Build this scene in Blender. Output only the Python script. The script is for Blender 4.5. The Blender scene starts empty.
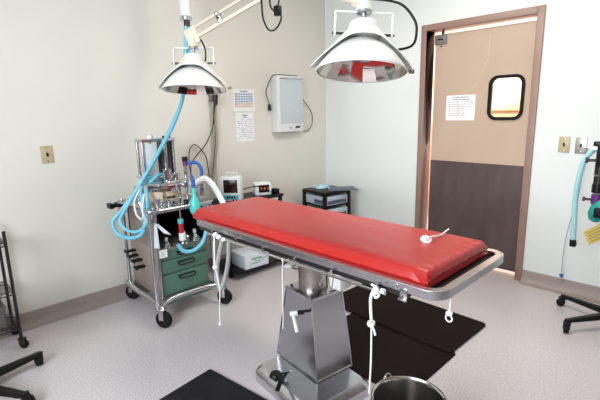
import bpy, bmesh, math, random
from mathutils import Vector, Matrix
random.seed(7)
PI = math.pi
S = bpy.context.scene
COL = S.collection

# ------------------------------------------------------------ camera
cd = bpy.data.cameras.new('camera'); cam = bpy.data.objects.new('camera', cd); COL.objects.link(cam)
cd.sensor_width = 36.0; cd.lens = 425.0/600.0*36.0; cd.clip_start = 0.02; cd.clip_end = 60
r_ = Vector((0.70170, 0.71217, -0.02027)); u_ = Vector((-0.13109, 0.15702, 0.97886)); f_ = Vector((-0.70030, 0.68422, -0.20354))
m = Matrix.Identity(4)
for i in range(3):
    m[i][0] = r_[i]; m[i][1] = u_[i]; m[i][2] = -f_[i]
m.translation = (3.2336, -3.5859, 1.4)
cam.matrix_world = m
S.camera = cam

# ------------------------------------------------------------ light and exposure
S.view_settings.view_transform = 'Standard'; S.view_settings.look = 'None'
S.view_settings.gamma = 1.0; S.view_settings.use_curve_mapping = False
S.view_settings.exposure = -0.12
W = bpy.data.worlds.new('sky'); S.world = W; W.use_nodes = True
W.node_tree.nodes['Background'].inputs[0].default_value = (0.62, 0.78, 1.0, 1)
W.node_tree.nodes['Background'].inputs[1].default_value = 1.2

def area(name, loc, direction, sx, sy, power, color):
    l = bpy.data.lights.new(name, 'AREA'); l.shape = 'RECTANGLE'; l.size = sx; l.size_y = sy
    l.energy = power; l.color = color
    o = bpy.data.objects.new(name, l); COL.objects.link(o); o.location = loc
    o.rotation_euler = Vector(direction).to_track_quat('-Z', 'Y').to_euler()
    return o
# daylight through the window behind the camera, and an unseen ceiling fill added to brighten the walls; the corridor lamp behind the door
area('window_daylight', (2.5, -5.14, 1.72), (0, 1, -0.16), 2.0, 1.3, 160, (0.86, 0.93, 1.0))
area('ceiling_fill', (1.9, -1.3, 2.66), (0, 0, -1), 1.15, 0.55, 36, (1.0, 0.96, 0.88))
area('corridor_light_glow', (1.6, 0.9, 2.60), (0, 0, -1), 1.4, 0.5, 118, (1.0, 0.89, 0.83))

# ------------------------------------------------------------ materials
def L(c):
    return tuple(((x/12.92) if x <= 0.04045 else ((x+0.055)/1.055)**2.4) for x in [v/255.0 for v in c])
MATS = {}
def mat(name, rgb, rough=0.5, metal=0.0, var=0.06, scale=30, bump=0.0, bscale=80, rvar=0.0, coat=0.0, trans=0.0, spec=0.5, stretch=None, sss=0.0):
    """rgb in sRGB 0-255; slight procedural variation of colour, roughness and relief"""
    mt = bpy.data.materials.new(name); mt.use_nodes = True
    nt = mt.node_tree; n = nt.nodes; lk = nt.links; b = n['Principled BSDF']
    c = L(rgb)
    tc = n.new('ShaderNodeTexCoord'); src = tc.outputs['Object']
    if stretch:
        mp = n.new('ShaderNodeMapping'); mp.inputs['Scale'].default_value = stretch; lk.new(src, mp.inputs['Vector']); src = mp.outputs['Vector']
    nz = n.new('ShaderNodeTexNoise'); nz.inputs['Scale'].default_value = scale; nz.inputs['Detail'].default_value = 4
    lk.new(src, nz.inputs['Vector'])
    cr = n.new('ShaderNodeValToRGB')
    cr.color_ramp.elements[0].position = 0.3; cr.color_ramp.elements[1].position = 0.7
    cr.color_ramp.elements[0].color = (*[x*(1-var) for x in c], 1); cr.color_ramp.elements[1].color = (*[min(1, x*(1+var)) for x in c], 1)
    lk.new(nz.outputs['Fac'], cr.inputs['Fac']); lk.new(cr.outputs['Color'], b.inputs['Base Color'])
    b.inputs['Roughness'].default_value = rough; b.inputs['Metallic'].default_value = metal
    b.inputs['Specular IOR Level'].default_value = spec
    if rvar:
        mr = n.new('ShaderNodeMapRange'); mr.inputs['To Min'].default_value = max(0.02, rough-rvar); mr.inputs['To Max'].default_value = min(1, rough+rvar)
        lk.new(nz.outputs['Fac'], mr.inputs['Value']); lk.new(mr.outputs['Result'], b.inputs['Roughness'])
    if bump:
        n2 = n.new('ShaderNodeTexNoise'); n2.inputs['Scale'].default_value = bscale; n2.inputs['Detail'].default_value = 3; lk.new(src, n2.inputs['Vector'])
        bp = n.new('ShaderNodeBump'); bp.inputs['Strength'].default_value = bump; bp.inputs['Distance'].default_value = 0.01
        lk.new(n2.outputs['Fac'], bp.inputs['Height']); lk.new(bp.outputs['Normal'], b.inputs['Normal'])
    if coat: b.inputs['Coat Weight'].default_value = coat; b.inputs['Coat Roughness'].default_value = 0.1
    if trans: b.inputs['Transmission Weight'].default_value = trans
    MATS[name] = mt
    return mt
def glass_thin(name, tint, gloss=0.12, rough=0.05):
    mt = bpy.data.materials.new(name); mt.use_nodes = True; nt = mt.node_tree; nt.nodes.clear()
    o = nt.nodes.new('ShaderNodeOutputMaterial'); mx = nt.nodes.new('ShaderNodeMixShader')
    t = nt.nodes.new('ShaderNodeBsdfTransparent'); g = nt.nodes.new('ShaderNodeBsdfGlossy')
    t.inputs[0].default_value = (*tint, 1); g.inputs['Roughness'].default_value = rough
    mx.inputs[0].default_value = gloss
    nt.links.new(t.outputs[0], mx.inputs[1]); nt.links.new(g.outputs[0], mx.inputs[2]); nt.links.new(mx.outputs[0], o.inputs[0])
    MATS[name] = mt; return mt
def emit(name, rgb, strength):
    mt = bpy.data.materials.new(name); mt.use_nodes = True; b = mt.node_tree.nodes['Principled BSDF']
    b.inputs['Base Color'].default_value = (*L(rgb), 1); b.inputs['Emission Color'].default_value = (*L(rgb), 1); b.inputs['Emission Strength'].default_value = strength
    MATS[name] = mt; return mt

mat('wall_beige', (219, 215, 205), 0.75, var=0.02, scale=3, bump=0.08, bscale=120)
mat('wall_taupe', (122, 112, 102), 0.8, var=0.03, scale=3)
mat('wall_white', (223, 226, 224), 0.7, var=0.02, scale=3, bump=0.08, bscale=120)
mat('ceiling_white', (232, 230, 224), 0.9, var=0.02)
mat('corridor_wall', (240, 222, 212), 0.8, var=0.02)
mat('door_frame_brown', (146, 118, 106), 0.45, var=0.06, scale=12)
mat('door_tan', (190, 166, 146), 0.55, var=0.04, scale=4)
mat('highlight_crease_pale', (212, 192, 176), 0.5, var=0.05)  # pale tone of the highlight painted on the door, and of the notice crease
mat('kick_brown', (84, 70, 68), 0.42, var=0.16, scale=5, stretch=(2, 2, 0.6), rvar=0.08)
mat('steel', (200, 200, 204), 0.22, 1.0, var=0.05, scale=20, rvar=0.08)
mat('steel_brushed', (186, 187, 194), 0.24, 1.0, var=0.05, scale=3, rvar=0.06)
mat('steel_tarnished', (170, 162, 156), 0.3, 1.0, var=0.35, scale=14, rvar=0.1)
mat('steel_rail', (188, 188, 192), 0.24, 1.0, var=0.04, scale=20, rvar=0.05)
mat('chrome', (215, 215, 218), 0.1, 1.0, var=0.03)
mat('bucket_steel', (206, 202, 198), 0.2, 1.0, var=0.05, scale=6, rvar=0.05)
mat('red_vinyl', (172, 34, 31), 0.30, var=0.03, scale=7, bump=0.05, bscale=16, rvar=0.03)
mat('red_seam', (160, 14, 12), 0.4)
mat('black_mat', (24, 14, 12), 0.8, var=0.12, scale=60, bump=0.1, bscale=200, spec=0.12)
mat('black_mat_grey', (30, 29, 33), 0.7, var=0.3, scale=8, bump=0.1, bscale=200, spec=0.2)
mat('black_plastic', (14, 13, 14), 0.4, spec=0.3)
mat('black_rubber', (16, 14, 14), 0.7, spec=0.25)
mat('dark_brown_wood', (58, 42, 36), 0.5, var=0.2, scale=8, stretch=(1, 8, 8))
mat('lamp_white', (224, 224, 220), 0.32, var=0.01, coat=0.2)
mat('arm_cream', (222, 212, 192), 0.4, var=0.02)
mat('reflector', (205, 198, 192), 0.07, 1.0, var=0.02)
mat('blue_hose', (112, 190, 212), 0.38, var=0.05)
mat('pale_hose', (158, 206, 214), 0.35, var=0.04)
mat('blue_dark', (40, 92, 168), 0.35)
mat('teal_rubber', (80, 200, 192), 0.35, var=0.05)
mat('teal_dark', (14, 140, 128), 0.45, var=0.05)
mat('white_plastic', (226, 228, 228), 0.4, var=0.02)
mat('white_hose', (222, 224, 224), 0.4, var=0.02)
mat('grey_hose', (170, 170, 168), 0.35, var=0.05)
mat('paper_white', (236, 236, 238), 0.8, var=0.01)
mat('paper_yellow', (240, 214, 104), 0.7, var=0.03)
mat('ink_grey', (120, 124, 132), 0.8)
mat('ink_blue', (150, 170, 196), 0.8)
mat('ink_orange', (206, 180, 160), 0.8)
mat('ink_dark', (48, 50, 58), 0.8)
mat('green_paint', (76, 112, 98), 0.4, var=0.08, scale=8)
mat('cart_side', (140, 126, 116), 0.4, var=0.06)
mat('label_beige', (214, 192, 164), 0.5)
mat('viewer_panel', (196, 206, 212), 0.25, var=0.02)
mat('screen_dark', (38, 24, 26), 0.15)
mat('button_teal', (86, 170, 178), 0.5)
mat('red_plastic', (170, 28, 34), 0.35)
mat('orange_plastic', (206, 96, 48), 0.4)
mat('purple_plastic', (92, 40, 110), 0.35)
mat('yellow_plastic', (214, 190, 60), 0.4)
mat('rope_white', (232, 232, 232), 0.8, var=0.06, scale=300, bump=0.3, bscale=400)
mat('plate_beige', (186, 170, 138), 0.4)
mat('plate_steel', (176, 172, 160), 0.35, 0.6)
mat('cord_tan', (168, 156, 134), 0.5)
mat('drawer_clear', (180, 190, 200), 0.3, var=0.04)
mat('cloth_blue', (172, 206, 222), 0.9, var=0.06)
mat('clip_slate', (70, 80, 98), 0.4)
mat('cabinet_tan', (206, 166, 132), 0.5)
mat('box_print_green', (120, 158, 142), 0.6)
mat('box_white', (214, 222, 228), 0.5, var=0.03)
mat('amber_glass', (120, 110, 60), 0.2)
mat('dark_metal', (70, 66, 66), 0.3, 0.9, var=0.1)
mat('worn_grey', (120, 118, 118), 0.5, 0.3, var=0.2)
glass_thin('clear_glass', (0.93, 0.97, 0.96), 0.08)
glass_thin('clear_plastic', (0.72, 0.82, 0.84), 0.22, 0.15)
emit('diffuser', (255, 244, 225), 2.0)

# floor: speckled vinyl
mf = mat('floor_vinyl', (206, 199, 201), 0.30, var=0.012, scale=1.5, rvar=0.03)
nt = mf.node_tree; b = nt.nodes['Principled BSDF']
base_link = b.inputs['Base Color'].links[0].from_socket
tc = nt.nodes.new('ShaderNodeTexCoord'); vz = nt.nodes.new('ShaderNodeTexNoise'); vz.inputs['Scale'].default_value = 150; vz.inputs['Detail'].default_value = 2
nt.links.new(tc.outputs['Object'], vz.inputs['Vector'])
rp = nt.nodes.new('ShaderNodeValToRGB'); rp.color_ramp.elements[0].position = 0.36; rp.color_ramp.elements[1].position = 0.62
rp.color_ramp.elements[0].color = (0.68, 0.66, 0.66, 1); rp.color_ramp.elements[1].color = (1.04, 1.03, 1.03, 1)
nt.links.new(vz.outputs['Fac'], rp.inputs['Fac'])
mx = nt.nodes.new('ShaderNodeMix'); mx.data_type = 'RGBA'; mx.blend_type = 'MULTIPLY'; mx.inputs['Factor'].default_value = 1.0
nt.links.new(base_link, mx.inputs['A']); nt.links.new(rp.outputs['Color'], mx.inputs['B']); nt.links.new(mx.outputs['Result'], b.inputs['Base Color'])
mat('cove_vinyl', (152, 138, 133), 0.45, var=0.1, scale=120)

# ------------------------------------------------------------ mesh helpers
class MB:
    def __init__(self, T=None):
        self.bm = bmesh.new(); self.mats = []; self.T = T or Matrix.Identity(4)
    def _mi(self, mname):
        if mname not in self.mats: self.mats.append(mname)
        return self.mats.index(mname)
    def add(self, verts, faces, mname=None, M=None):
        M = self.T @ M if M is not None else self.T
        vs = [self.bm.verts.new(M @ Vector(v)) for v in verts]
        mi = self._mi(mname) if mname else 0
        for f in faces:
            try:
                fc = self.bm.faces.new([vs[i] for i in f]); fc.material_index = mi; fc.smooth = True
            except ValueError: pass
        return self
    def box(self, lo, hi, mname=None, M=None, bev=0.0, seg=2):
        t = bmesh.new(); bmesh.ops.create_cube(t, size=1.0)
        c = [(lo[i]+hi[i])/2 for i in range(3)]; s = [abs(hi[i]-lo[i]) for i in range(3)]
        for v in t.verts: v.co = Vector((c[i]+v.co[i]*s[i] for i in range(3)))
        if bev > 0:
            bmesh.ops.bevel(t, geom=list(t.edges), offset=min(bev, min(s)*0.45), segments=seg, affect='EDGES', profile=0.5)
        t.verts.index_update()
        self.add([v.co.copy() for v in t.verts], [[v.index for v in f.verts] for f in t.faces], mname, M); t.free()
        return self
    def lathe(self, prof, mname=None, M=None, n=32, caps=True, closed=False):
        vs = []; fs = []
        for (r, z) in prof:
            for k in range(n):
                a = 2*PI*k/n; vs.append((r*math.cos(a), r*math.sin(a), z))
        P = len(prof)
        for i in range(P-1 if not closed else P):
            j = (i+1) % P
            for k in range(n):
                k2 = (k+1) % n; fs.append((i*n+k, i*n+k2, j*n+k2, j*n+k))
        if caps and not closed:
            if prof[0][0] > 1e-5: fs.append(tuple(reversed(range(n))))
            if prof[-1][0] > 1e-5: fs.append(tuple((P-1)*n+k for k in range(n)))
        self.add(vs, fs, mname, M); return self
    def cyl(self, p0, p1, r0, r1=None, mname=None, n=20, bev=0.0):
        p0 = Vector(p0); p1 = Vector(p1); r1 = r0 if r1 is None else r1
        d = p1-p0; M = Matrix.Translation(p0) @ d.to_track_quat('Z', 'Y').to_matrix().to_4x4(); h = d.length
        if bev: pr = [(r0-bev, 0), (r0, bev), (r1, h-bev), (r1-bev, h)]
        else: pr = [(r0, 0), (r1, h)]
        return self.lathe(pr, mname, M, n)
    def tube(self, pts, r, mname=None, n=10, sub=6, smooth=True, ridge=0.0, closed=False):
        pts = [Vector(p) for p in pts]
        if smooth and len(pts) > 2:
            out = []; N = len(pts)
            for i in range(N-1 if not closed else N):
                if closed: a, b_, c, d = pts[(i-1) % N], pts[i], pts[(i+1) % N], pts[(i+2) % N]
                else: a, b_, c, d = pts[max(i-1, 0)], pts[i], pts[i+1], pts[min(i+2, N-1)]
                for k in range(sub):
                    t = k/sub
                    out.append(0.5*((2*b_)+(c-a)*t+(2*a-5*b_+4*c-d)*t*t+(3*b_-a-3*c+d)*t**3))
            if not closed: out.append(pts[-1])
            pts = out
        if ridge:
            # resample finely so the rings of a corrugated hose show
            seg = []; step = 0.004
            for i in range(len(pts)-1):
                d = (pts[i+1]-pts[i]).length; m_ = max(1, int(d/step))
                for k in range(m_): seg.append(pts[i].lerp(pts[i+1], k/m_))
            seg.append(pts[-1]); pts = seg
        vs = []; fs = []; N = len(pts); up = None
        for i, p in enumerate(pts):
            if closed: t = (pts[(i+1) % N]-pts[(i-1) % N])
            else: t = (pts[min(i+1, N-1)]-pts[max(i-1, 0)])
            if t.length < 1e-9: t = Vector((0, 0, 1))
            t.normalize()
            if up is None: up = t.orthogonal().normalized()
            up = (up - t*up.dot(t))
            if up.length < 1e-6: up = t.orthogonal()
            up.normalize(); sd = t.cross(up)
            rr = r*(1+(ridge if i % 2 else -ridge)) if ridge else (r[i] if isinstance(r, list) else r)
            for k in range(n):
                a = 2*PI*k/n; vs.append(p+up*(math.cos(a)*rr)+sd*(math.sin(a)*rr))
        for i in range(N-1 if not closed else N):
            j = (i+1) % N
            for k in range(n):
                k2 = (k+1) % n; fs.append((i*n+k, i*n+k2, j*n+k2, j*n+k))
        if not closed: fs.append(tuple(reversed(range(n)))); fs.append(tuple((N-1)*n+k for k in range(n)))
        self.add(vs, fs, mname); return self
    def prism(self, outline, z0, z1, mname=None, M=None, bev=0.0):
        t = bmesh.new(); vs = [t.verts.new((x, y, z0)) for x, y in outline]; f = t.faces.new(vs)
        r = bmesh.ops.extrude_face_region(t, geom=[f])
        for g in r['geom']:
            if isinstance(g, bmesh.types.BMVert): g.co.z = z1
        bmesh.ops.recalc_face_normals(t, faces=list(t.faces))
        if bev:
            ed = [e for e in t.edges if abs(e.verts[0].co.z-e.verts[1].co.z) < 1e-6]
            bmesh.ops.bevel(t, geom=ed, offset=bev, segments=2, affect='EDGES', profile=0.5)
        t.verts.index_update()
        self.add([v.co.copy() for v in t.verts], [[v.index for v in f.verts] for f in t.faces], mname, M); t.free(); return self
    def build(self, name, mname=None, parent=None, sharp=40):
        bm = self.bm
        bmesh.ops.remove_doubles(bm, verts=bm.verts, dist=1e-6)
        bmesh.ops.recalc_face_normals(bm, faces=bm.faces)
        off = ORIG.get(parent.name, Vector()) if parent else Vector()
        if not parent:
            pass
        for v in bm.verts: v.co -= off
        me = bpy.data.meshes.new(name); 
        for e in bm.edges:
            if len(e.link_faces) == 2 and e.link_faces[0].normal.angle(e.link_faces[1].normal, 0) > math.radians(sharp): e.smooth = False
        bm.to_mesh(me); bm.free()
        if mname: me.materials.append(MATS[mname])
        else:
            for k in self.mats: me.materials.append(MATS[k])
        o = bpy.data.objects.new(name, me); COL.objects.link(o)
        if parent: o.parent = parent
        ORIG[o.name] = off
        return o
ORIG = {}
def root(name, loc, label, cat, group=None):
    o = bpy.data.objects.new(name, None); COL.objects.link(o); o.empty_display_size = 0.05
    o.location = loc; ORIG[o.name] = Vector(loc); o['label'] = label; o['category'] = cat
    if group: o['group'] = group
    return o
def sroot(name, loc):
    o = bpy.data.objects.new(name, None); COL.objects.link(o); o.location = loc; ORIG[o.name] = Vector(loc); o['kind'] = 'structure'; return o
def single(o, label, cat, group=None):
    o['label'] = label; o['category'] = cat
    if group: o['group'] = group
    # put the origin at the base of the mesh
    vs = o.data.vertices; c = sum((v.co for v in vs), Vector())/len(vs); c.z = min(v.co.z for v in vs)
    for v in vs: v.co -= c
    o.location = c; ORIG[o.name] = c.copy()
    return o
def st(o): o['kind'] = 'structure'; return o
def B(lo, hi, name, mname, parent=None, bev=0.0, M=None):
    return MB().box(lo, hi, M=M, bev=bev).build(name, mname, parent)
def lab(o, s): o['label'] = s; return o
def rrect(x0, y0, x1, y1, r, n=6):
    out = []
    for cx, cy, a0 in ((x1-r, y0+r, -PI/2), (x1-r, y1-r, 0), (x0+r, y1-r, PI/2), (x0+r, y0+r, PI)):
        for k in range(n+1):
            a = a0+PI/2*k/n; out.append((cx+r*math.cos(a), cy+r*math.sin(a)))
    return out
def ring_prism(mb, outer, inner, z0, z1, mname=None, M=None):
    n = len(outer); vs = [(x, y, z0) for x, y in outer]+[(x, y, z0) for x, y in inner]+[(x, y, z1) for x, y in outer]+[(x, y, z1) for x, y in inner]
    fs = []
    for k in range(n):
        j = (k+1) % n
        fs += [(k, j, n+j, n+k), (2*n+k, 3*n+k, 3*n+j, 2*n+j), (k, 2*n+k, 2*n+j, j), (n+k, n+j, 3*n+j, 3*n+k)]
    mb.add(vs, fs, mname, M); return mb

# ------------------------------------------------------------ the room
RX, RY, H = 4.5, -5.0, 2.7
st(B((-0.1, RY-0.1, -0.06), (RX+0.1, 2.0, 0.0), 'floor', 'floor_vinyl'))
st(B((-0.1, RY-0.1, H), (RX+0.1, 2.0, H+0.06), 'ceiling', 'ceiling_white'))
st(B((-0.1, RY-0.1, 0), (0, 0.12, H), 'wall_left', 'wall_beige'))
DX0, DX1, DZ = 1.118*1.0370, 2.0719*1.0370, 2.1195       # outer edges of the door frame
DX0, DX1 = 1.160, 2.150
mb = MB()
mb.box((0, 0, 0), (DX0+0.02, 0.12, H)); mb.box((DX1-0.02, 0, 0), (RX, 0.12, H)); mb.box((DX0+0.02, 0, DZ-0.02), (DX1-0.02, 0.12, H))
st(mb.build('wall_back', 'wall_white'))
st(B((RX, RY-0.1, 0), (RX+0.1, 0.12, H), 'wall_right', 'wall_taupe'))
mb = MB()
wx0, wx1, wz0, wz1 = 1.45, 3.55, 1.0, 2.4
mb.box((0, RY-0.12, 0), (wx0, RY, H)); mb.box((wx1, RY-0.12, 0), (RX, RY, H)); mb.box((wx0, RY-0.12, 0), (wx1, RY, wz0)); mb.box((wx0, RY-0.12, wz1), (wx1, RY, H))
st(mb.build('wall_front', 'wall_taupe'))
w = sroot('window_1', ((wx0+wx1)/2, RY, wz0))
mb = MB()
mb.box((wx0, RY-0.10, wz0), (wx0+0.05, RY-0.02, wz1)); mb.box((wx1-0.05, RY-0.10, wz0), (wx1, RY-0.02, wz1))
mb.box((wx0, RY-0.10, wz0), (wx1, RY-0.02, wz0+0.05)); mb.box((wx0, RY-0.10, wz1-0.05), (wx1, RY-0.02, wz1)); mb.box((2.48, RY-0.09, wz0), (2.52, RY-0.03, wz1))
mb.build('window_frame', 'lamp_white', w)
B((wx0-0.04, RY-0.02, wz0-0.04), (wx1+0.04, RY+0.10, wz0), 'window_sill', 'lamp_white', w, bev=0.005)

# coved vinyl skirting
def cove(name, along, a0, a1):
    prof = [(0, 0.10), (0.007, 0.10), (0.009, 0.09), (0.011, 0.05), (0.018, 0.025), (0.034, 0.010), (0.06, 0.003), (0.075, 0.0005), (0, 0.0)]
    vs = []; fs = []
    for a in (a0, a1):
        for d, z in prof:
            vs.append((d, a, z) if along == 'y' else (a, -d, z))
    n = len(prof)
    for k in range(n): fs.append((k, (k+1) % n, n+(k+1) % n, n+k))
    fs += [tuple(range(n)), tuple(range(n, 2*n))]
    return st(MB().add(vs, fs).build(name, 'cove_vinyl'))
cove('baseboard_left', 'y', RY, 0)
cove('baseboard_back', 'x', 0, DX0)
cove('baseboard_back_right', 'x', DX1, RX)

# corridor beyond the door
st(B((-0.1, 1.9, 0), (RX+0.1, 2.0, H), 'wall_corridor', 'corridor_wall'))
st(B((-0.1, 0.12, 0), (0.0, 1.9, H), 'wall_corridor_left', 'corridor_wall'))
st(B((RX, 0.12, 0), (RX+0.1, 1.9, H), 'wall_corridor_right', 'corridor_wall'))
c = root('wall_cabinet', (1.25, 1.7, 0), 'tan cabinet in the corridor seen through the door pane', 'cabinet')
B((0.55, 1.45, 0), (1.85, 1.85, 1.36), 'body', 'cabinet_tan', c, bev=0.004)
B((0.53, 1.43, 1.36), (1.87, 1.87, 1.385), 'top', 'cabinet_tan', c, bev=0.004)
for x0, x1 in ((0.57, 1.19), (1.21, 1.83)):
    d = B((x0, 1.432, 0.1), (x1, 1.452, 1.33), 'door', 'cabinet_tan', c, bev=0.003)
    MB().cyl(((x0+x1)/2, 1.42, 1.1), ((x0+x1)/2, 1.42, 1.2), 0.006).build('handle', 'steel', d)
single(MB().box((1.36, 1.5, 1.387), (1.50, 1.7, 1.47), bev=0.006).build('storage_box', 'label_beige'), 'small pale box on the tan corridor cabinet', 'box')

# ------------------------------------------------------------ door
d1 = sroot('door_1', ((DX0+DX1)/2, 0, 0))
mb = MB(); F = 0.052
for x0, x1, z0, z1 in ((DX0, DX0+F, 0, DZ), (DX1-F, DX1, 0, DZ), (DX0+F, DX1-F, DZ-F, DZ)):
    mb.box((x0, -0.018, z0), (x1, 0.13, z1), bev=0.003)
mb.build('door_frame', 'door_frame_brown', d1)
lx0, lx1 = DX0+F+0.046, DX1-F-0.006
ly0, ly1 = 0.068, 0.106
lz0, lz1 = 0.035, DZ-F-0.032
# the leaf, with a rounded opening for the pane
WXc0, WXc1, WZc0, WZc1 = 1.770, 2.012, 1.318, 1.636
Mxz = Matrix(((1, 0, 0, 0), (0, 0, -1, ly1), (0, 1, 0, 0), (0, 0, 0, 1)))
inner = rrect(WXc0, WZc0, WXc1, WZc1, 0.055, 6)
def outer_of(p):
    # ray from the opening centre out to the leaf edge
    cx, cz = (WXc0+WXc1)/2, (WZc0+WZc1)/2; dx, dz = p[0]-cx, p[1]-cz
    ts = []
    if dx > 0: ts.append((lx1-cx)/dx)
    if dx < 0: ts.append((lx0-cx)/dx)
    if dz > 0: ts.append((lz1-cz)/dz)
    if dz < 0: ts.append((lz0-cz)/dz)
    t = min(ts); return (cx+dx*t, cz+dz*t)
# outer ring with the true corners inserted
cx, cz = (WXc0+WXc1)/2, (WZc0+WZc1)/2
dense = []
for i, p in enumerate(inner):
    q = inner[(i+1) % len(inner)]
    for k in range(6): dense.append((p[0]+(q[0]-p[0])*k/6, p[1]+(q[1]-p[1])*k/6))
outs = [outer_of(p) for p in dense]
for cxn, czn in ((lx0, lz0), (lx1, lz0), (lx1, lz1), (lx0, lz1)):
    k = min(range(len(outs)), key=lambda i: (outs[i][0]-cxn)**2+(outs[i][1]-czn)**2); outs[k] = (cxn, czn)
leaf = ring_prism(MB(), outs, dense, 0, ly1-ly0, None, Mxz).build('door_leaf', 'door_tan', d1)
mb = MB(); inn2 = rrect(WXc0+0.0, WZc0+0.0, WXc1, WZc1, 0.055, 8); out2 = rrect(WXc0-0.019, WZc0-0.019, WXc1+0.019, WZc1+0.019, 0.072, 8)
M2 = Matrix(((1, 0, 0, 0), (0, 0, -1, ly0+0.004), (0, 1, 0, 0), (0, 0, 0, 1)))
inn3 = rrect(WXc0+0.006, WZc0+0.006, WXc1-0.006, WZc1-0.006, 0.05, 8)
ring_prism(mb, out2, inn3, 0, 0.016, None, M2)
gk = mb.build('window_gasket', 'black_rubber', leaf); gk['label'] = 'black rubber window surround'
B((WXc0-0.01, 0.085, WZc0-0.01), (WXc1+0.01, 0.089, WZc1+0.01), 'window_pane', 'clear_glass', leaf)
kp = B((lx0, ly0-0.004, lz0+0.005), (lx1, ly0-0.0003, 0.935), 'kick_plate', 'kick_brown', leaf); kp['label'] = 'dark brown kick plate'
mb = MB()
for k in range(5):
    x = lx0+0.06+k*(lx1-lx0-0.10)/4
    mb.cyl((x, ly0-0.0045, 0.915), (x, ly0-0.008, 0.915), 0.006, 0.004, n=10)
mb.build('screws', 'chrome', kp)
# curved highlight of the bent door skin, put into a pale raised ridge
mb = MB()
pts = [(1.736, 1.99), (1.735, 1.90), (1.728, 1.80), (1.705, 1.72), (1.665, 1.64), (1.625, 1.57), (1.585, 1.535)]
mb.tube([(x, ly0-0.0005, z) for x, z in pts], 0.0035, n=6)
mb.build('highlight_ridge', 'highlight_crease_pale', leaf)
hb = B((lx0-0.005, ly0-0.012, lz1-0.085), (lx0+0.105, ly0-0.0005, lz1-0.002), 'hinge_bracket', 'worn_grey', leaf, bev=0.002)
mb = MB().box((lx0+0.025, ly0-0.016, lz1-0.048), (lx0+0.075, ly0-0.0115, lz1-0.036), bev=0.002)
mb.cyl((lx0+0.055, ly0-0.003, lz1-0.10), (lx0+0.055, ly0-0.010, lz1-0.10), 0.006); mb.build('bolt', 'black_plastic', hb)
MB().cyl((lx0+0.06, ly0+0.01, lz1-0.01), (lx0+0.06, ly0+0.01, lz1+0.034), 0.012).build('pivot', 'dark_metal', leaf)

# notice on the door
n_ = root('paper_notice', (1.53, ly0-0.002, 1.30), 'white printed notice taped to the tan door beside its window', 'notice')
mb = MB(); X0, X1, Z0, Z1 = 1.385, 1.645, 1.297, 1.512
B((X0, ly0-0.0022, Z0), (X1, ly0-0.0006, Z1), 'sheet', 'paper_white', n_)
mb = MB(); random.seed(3)
for row in range(9):
    z = Z1-0.022-row*0.019; x = X0+0.02+(0.04 if row < 2 else 0)
    while x < X1-0.03-(0.03 if row < 2 else 0) and not (row > 4 and x > X0+0.17):
        wd = random.uniform(0.01, 0.03)
        mb.box((x, ly0-0.0028, z), (x+wd, ly0-0.0023, z+(0.008 if row < 2 else 0.004))); x += wd+0.006
mb.build('printed_lines', 'ink_grey', n_)
mb = MB(); mb.tube([(X0+0.10, ly0-0.0026, Z1-0.03), (X0+0.115, ly0-0.0026, Z0+0.08), (X0+0.10, ly0-0.0026, Z0+0.02)], 0.003, n=6); mb.build('crease', 'highlight_crease_pale', n_)

# ------------------------------------------------------------ switch and outlet plates
def plate(x, z, wall, mname, kind, label, w_=0.072, h_=0.116):
    def P(a, dep, zz):
        return (dep, a, zz) if wall == 'left' else (a, -dep, zz)
    def bx(a0, d0, z0, a1, d1, z1_, nm, mm, par, bev=0.0):
        p, q = P(a0, d0, z0), P(a1, d1, z1_)
        return B(tuple(min(i, j) for i, j in zip(p, q)), tuple(max(i, j) for i, j in zip(p, q)), nm, mm, par, bev)
    r = root(kind, P(x, 0, z), label, 'wall plate')
    pl = bx(x-w_/2, 0.0005, z-h_/2, x+w_/2, 0.007, z+h_/2, 'plate', mname, r, 0.002)
    if kind == 'light_switch':
        bx(x-0.005, 0.006, z-0.012, x+0.005, 0.018, z+0.012, 'toggle', 'black_plastic', pl, 0.002)
    else:
        for s in (-1, 1): bx(x-0.009, 0.006, z+s*0.022-0.009, x+0.009, 0.010, z+s*0.022+0.009, 'socket', 'ink_dark', pl, 0.003)
    for s in (-1, 1): bx(x-0.004, 0.0065, z+s*0.045-0.004, x+0.004, 0.0085, z+s*0.045+0.004, 'screw', 'chrome', pl, 0.001)
plate(-2.795, 1.153, 'left', 'plate_beige', 'light_switch', 'tan light switch alone on the left beige wall')
plate(2.355, 1.125, 'back', 'plate_beige', 'light_switch', 'tan light switch on the white wall, nearer the door of the two plates')
plate(2.462, 1.122, 'back', 'plate_steel', 'light_switch', 'greyish wall plate right of the tan switch, beside the blue hose')

# ------------------------------------------------------------ papers on the left wall
cal = root('wall_calendar', (0.001, -1.123, 1.412), 'landscape calendar sheet with blue grid, upper of two papers on beige wall', 'calendar')
B((0.0006, -1.243, 1.415), (0.0026, -1.003, 1.612), 'sheet', 'paper_white', cal)
mb = MB()
for r_i in range(6):
    z = 1.560-r_i*0.022
    mn = 'ink_blue' if r_i < 4 else 'ink_orange'
    for k in range(7): mb.box((0.0027, -1.216+k*0.028, z), (0.0032, -1.216+k*0.028+0.024, z+0.016), mn)
mb.box((0.0027, -1.224, 1.45), (0.0033, -1.219, 1.578), 'ink_dark'); mb.box((0.0027, -1.17, 1.588), (0.0032, -1.08, 1.598), 'ink_grey')
mb.build('printed_grid', None, cal)
sh = root('wall_notice', (0.001, -1.125, 1.135), 'portrait white diagram sheet hung directly below the blue calendar', 'notice')
B((0.0006, -1.228, 1.137), (0.0026, -1.021, 1.400), 'sheet', 'paper_white', sh)
mb = MB(); random.seed(5)
mb.box((0.0027, -1.155, 1.372), (0.0032, -1.095, 1.380), 'ink_dark'); mb.box((0.0027, -1.15, 1.355), (0.0032, -1.10, 1.362), 'ink_grey')
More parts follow.
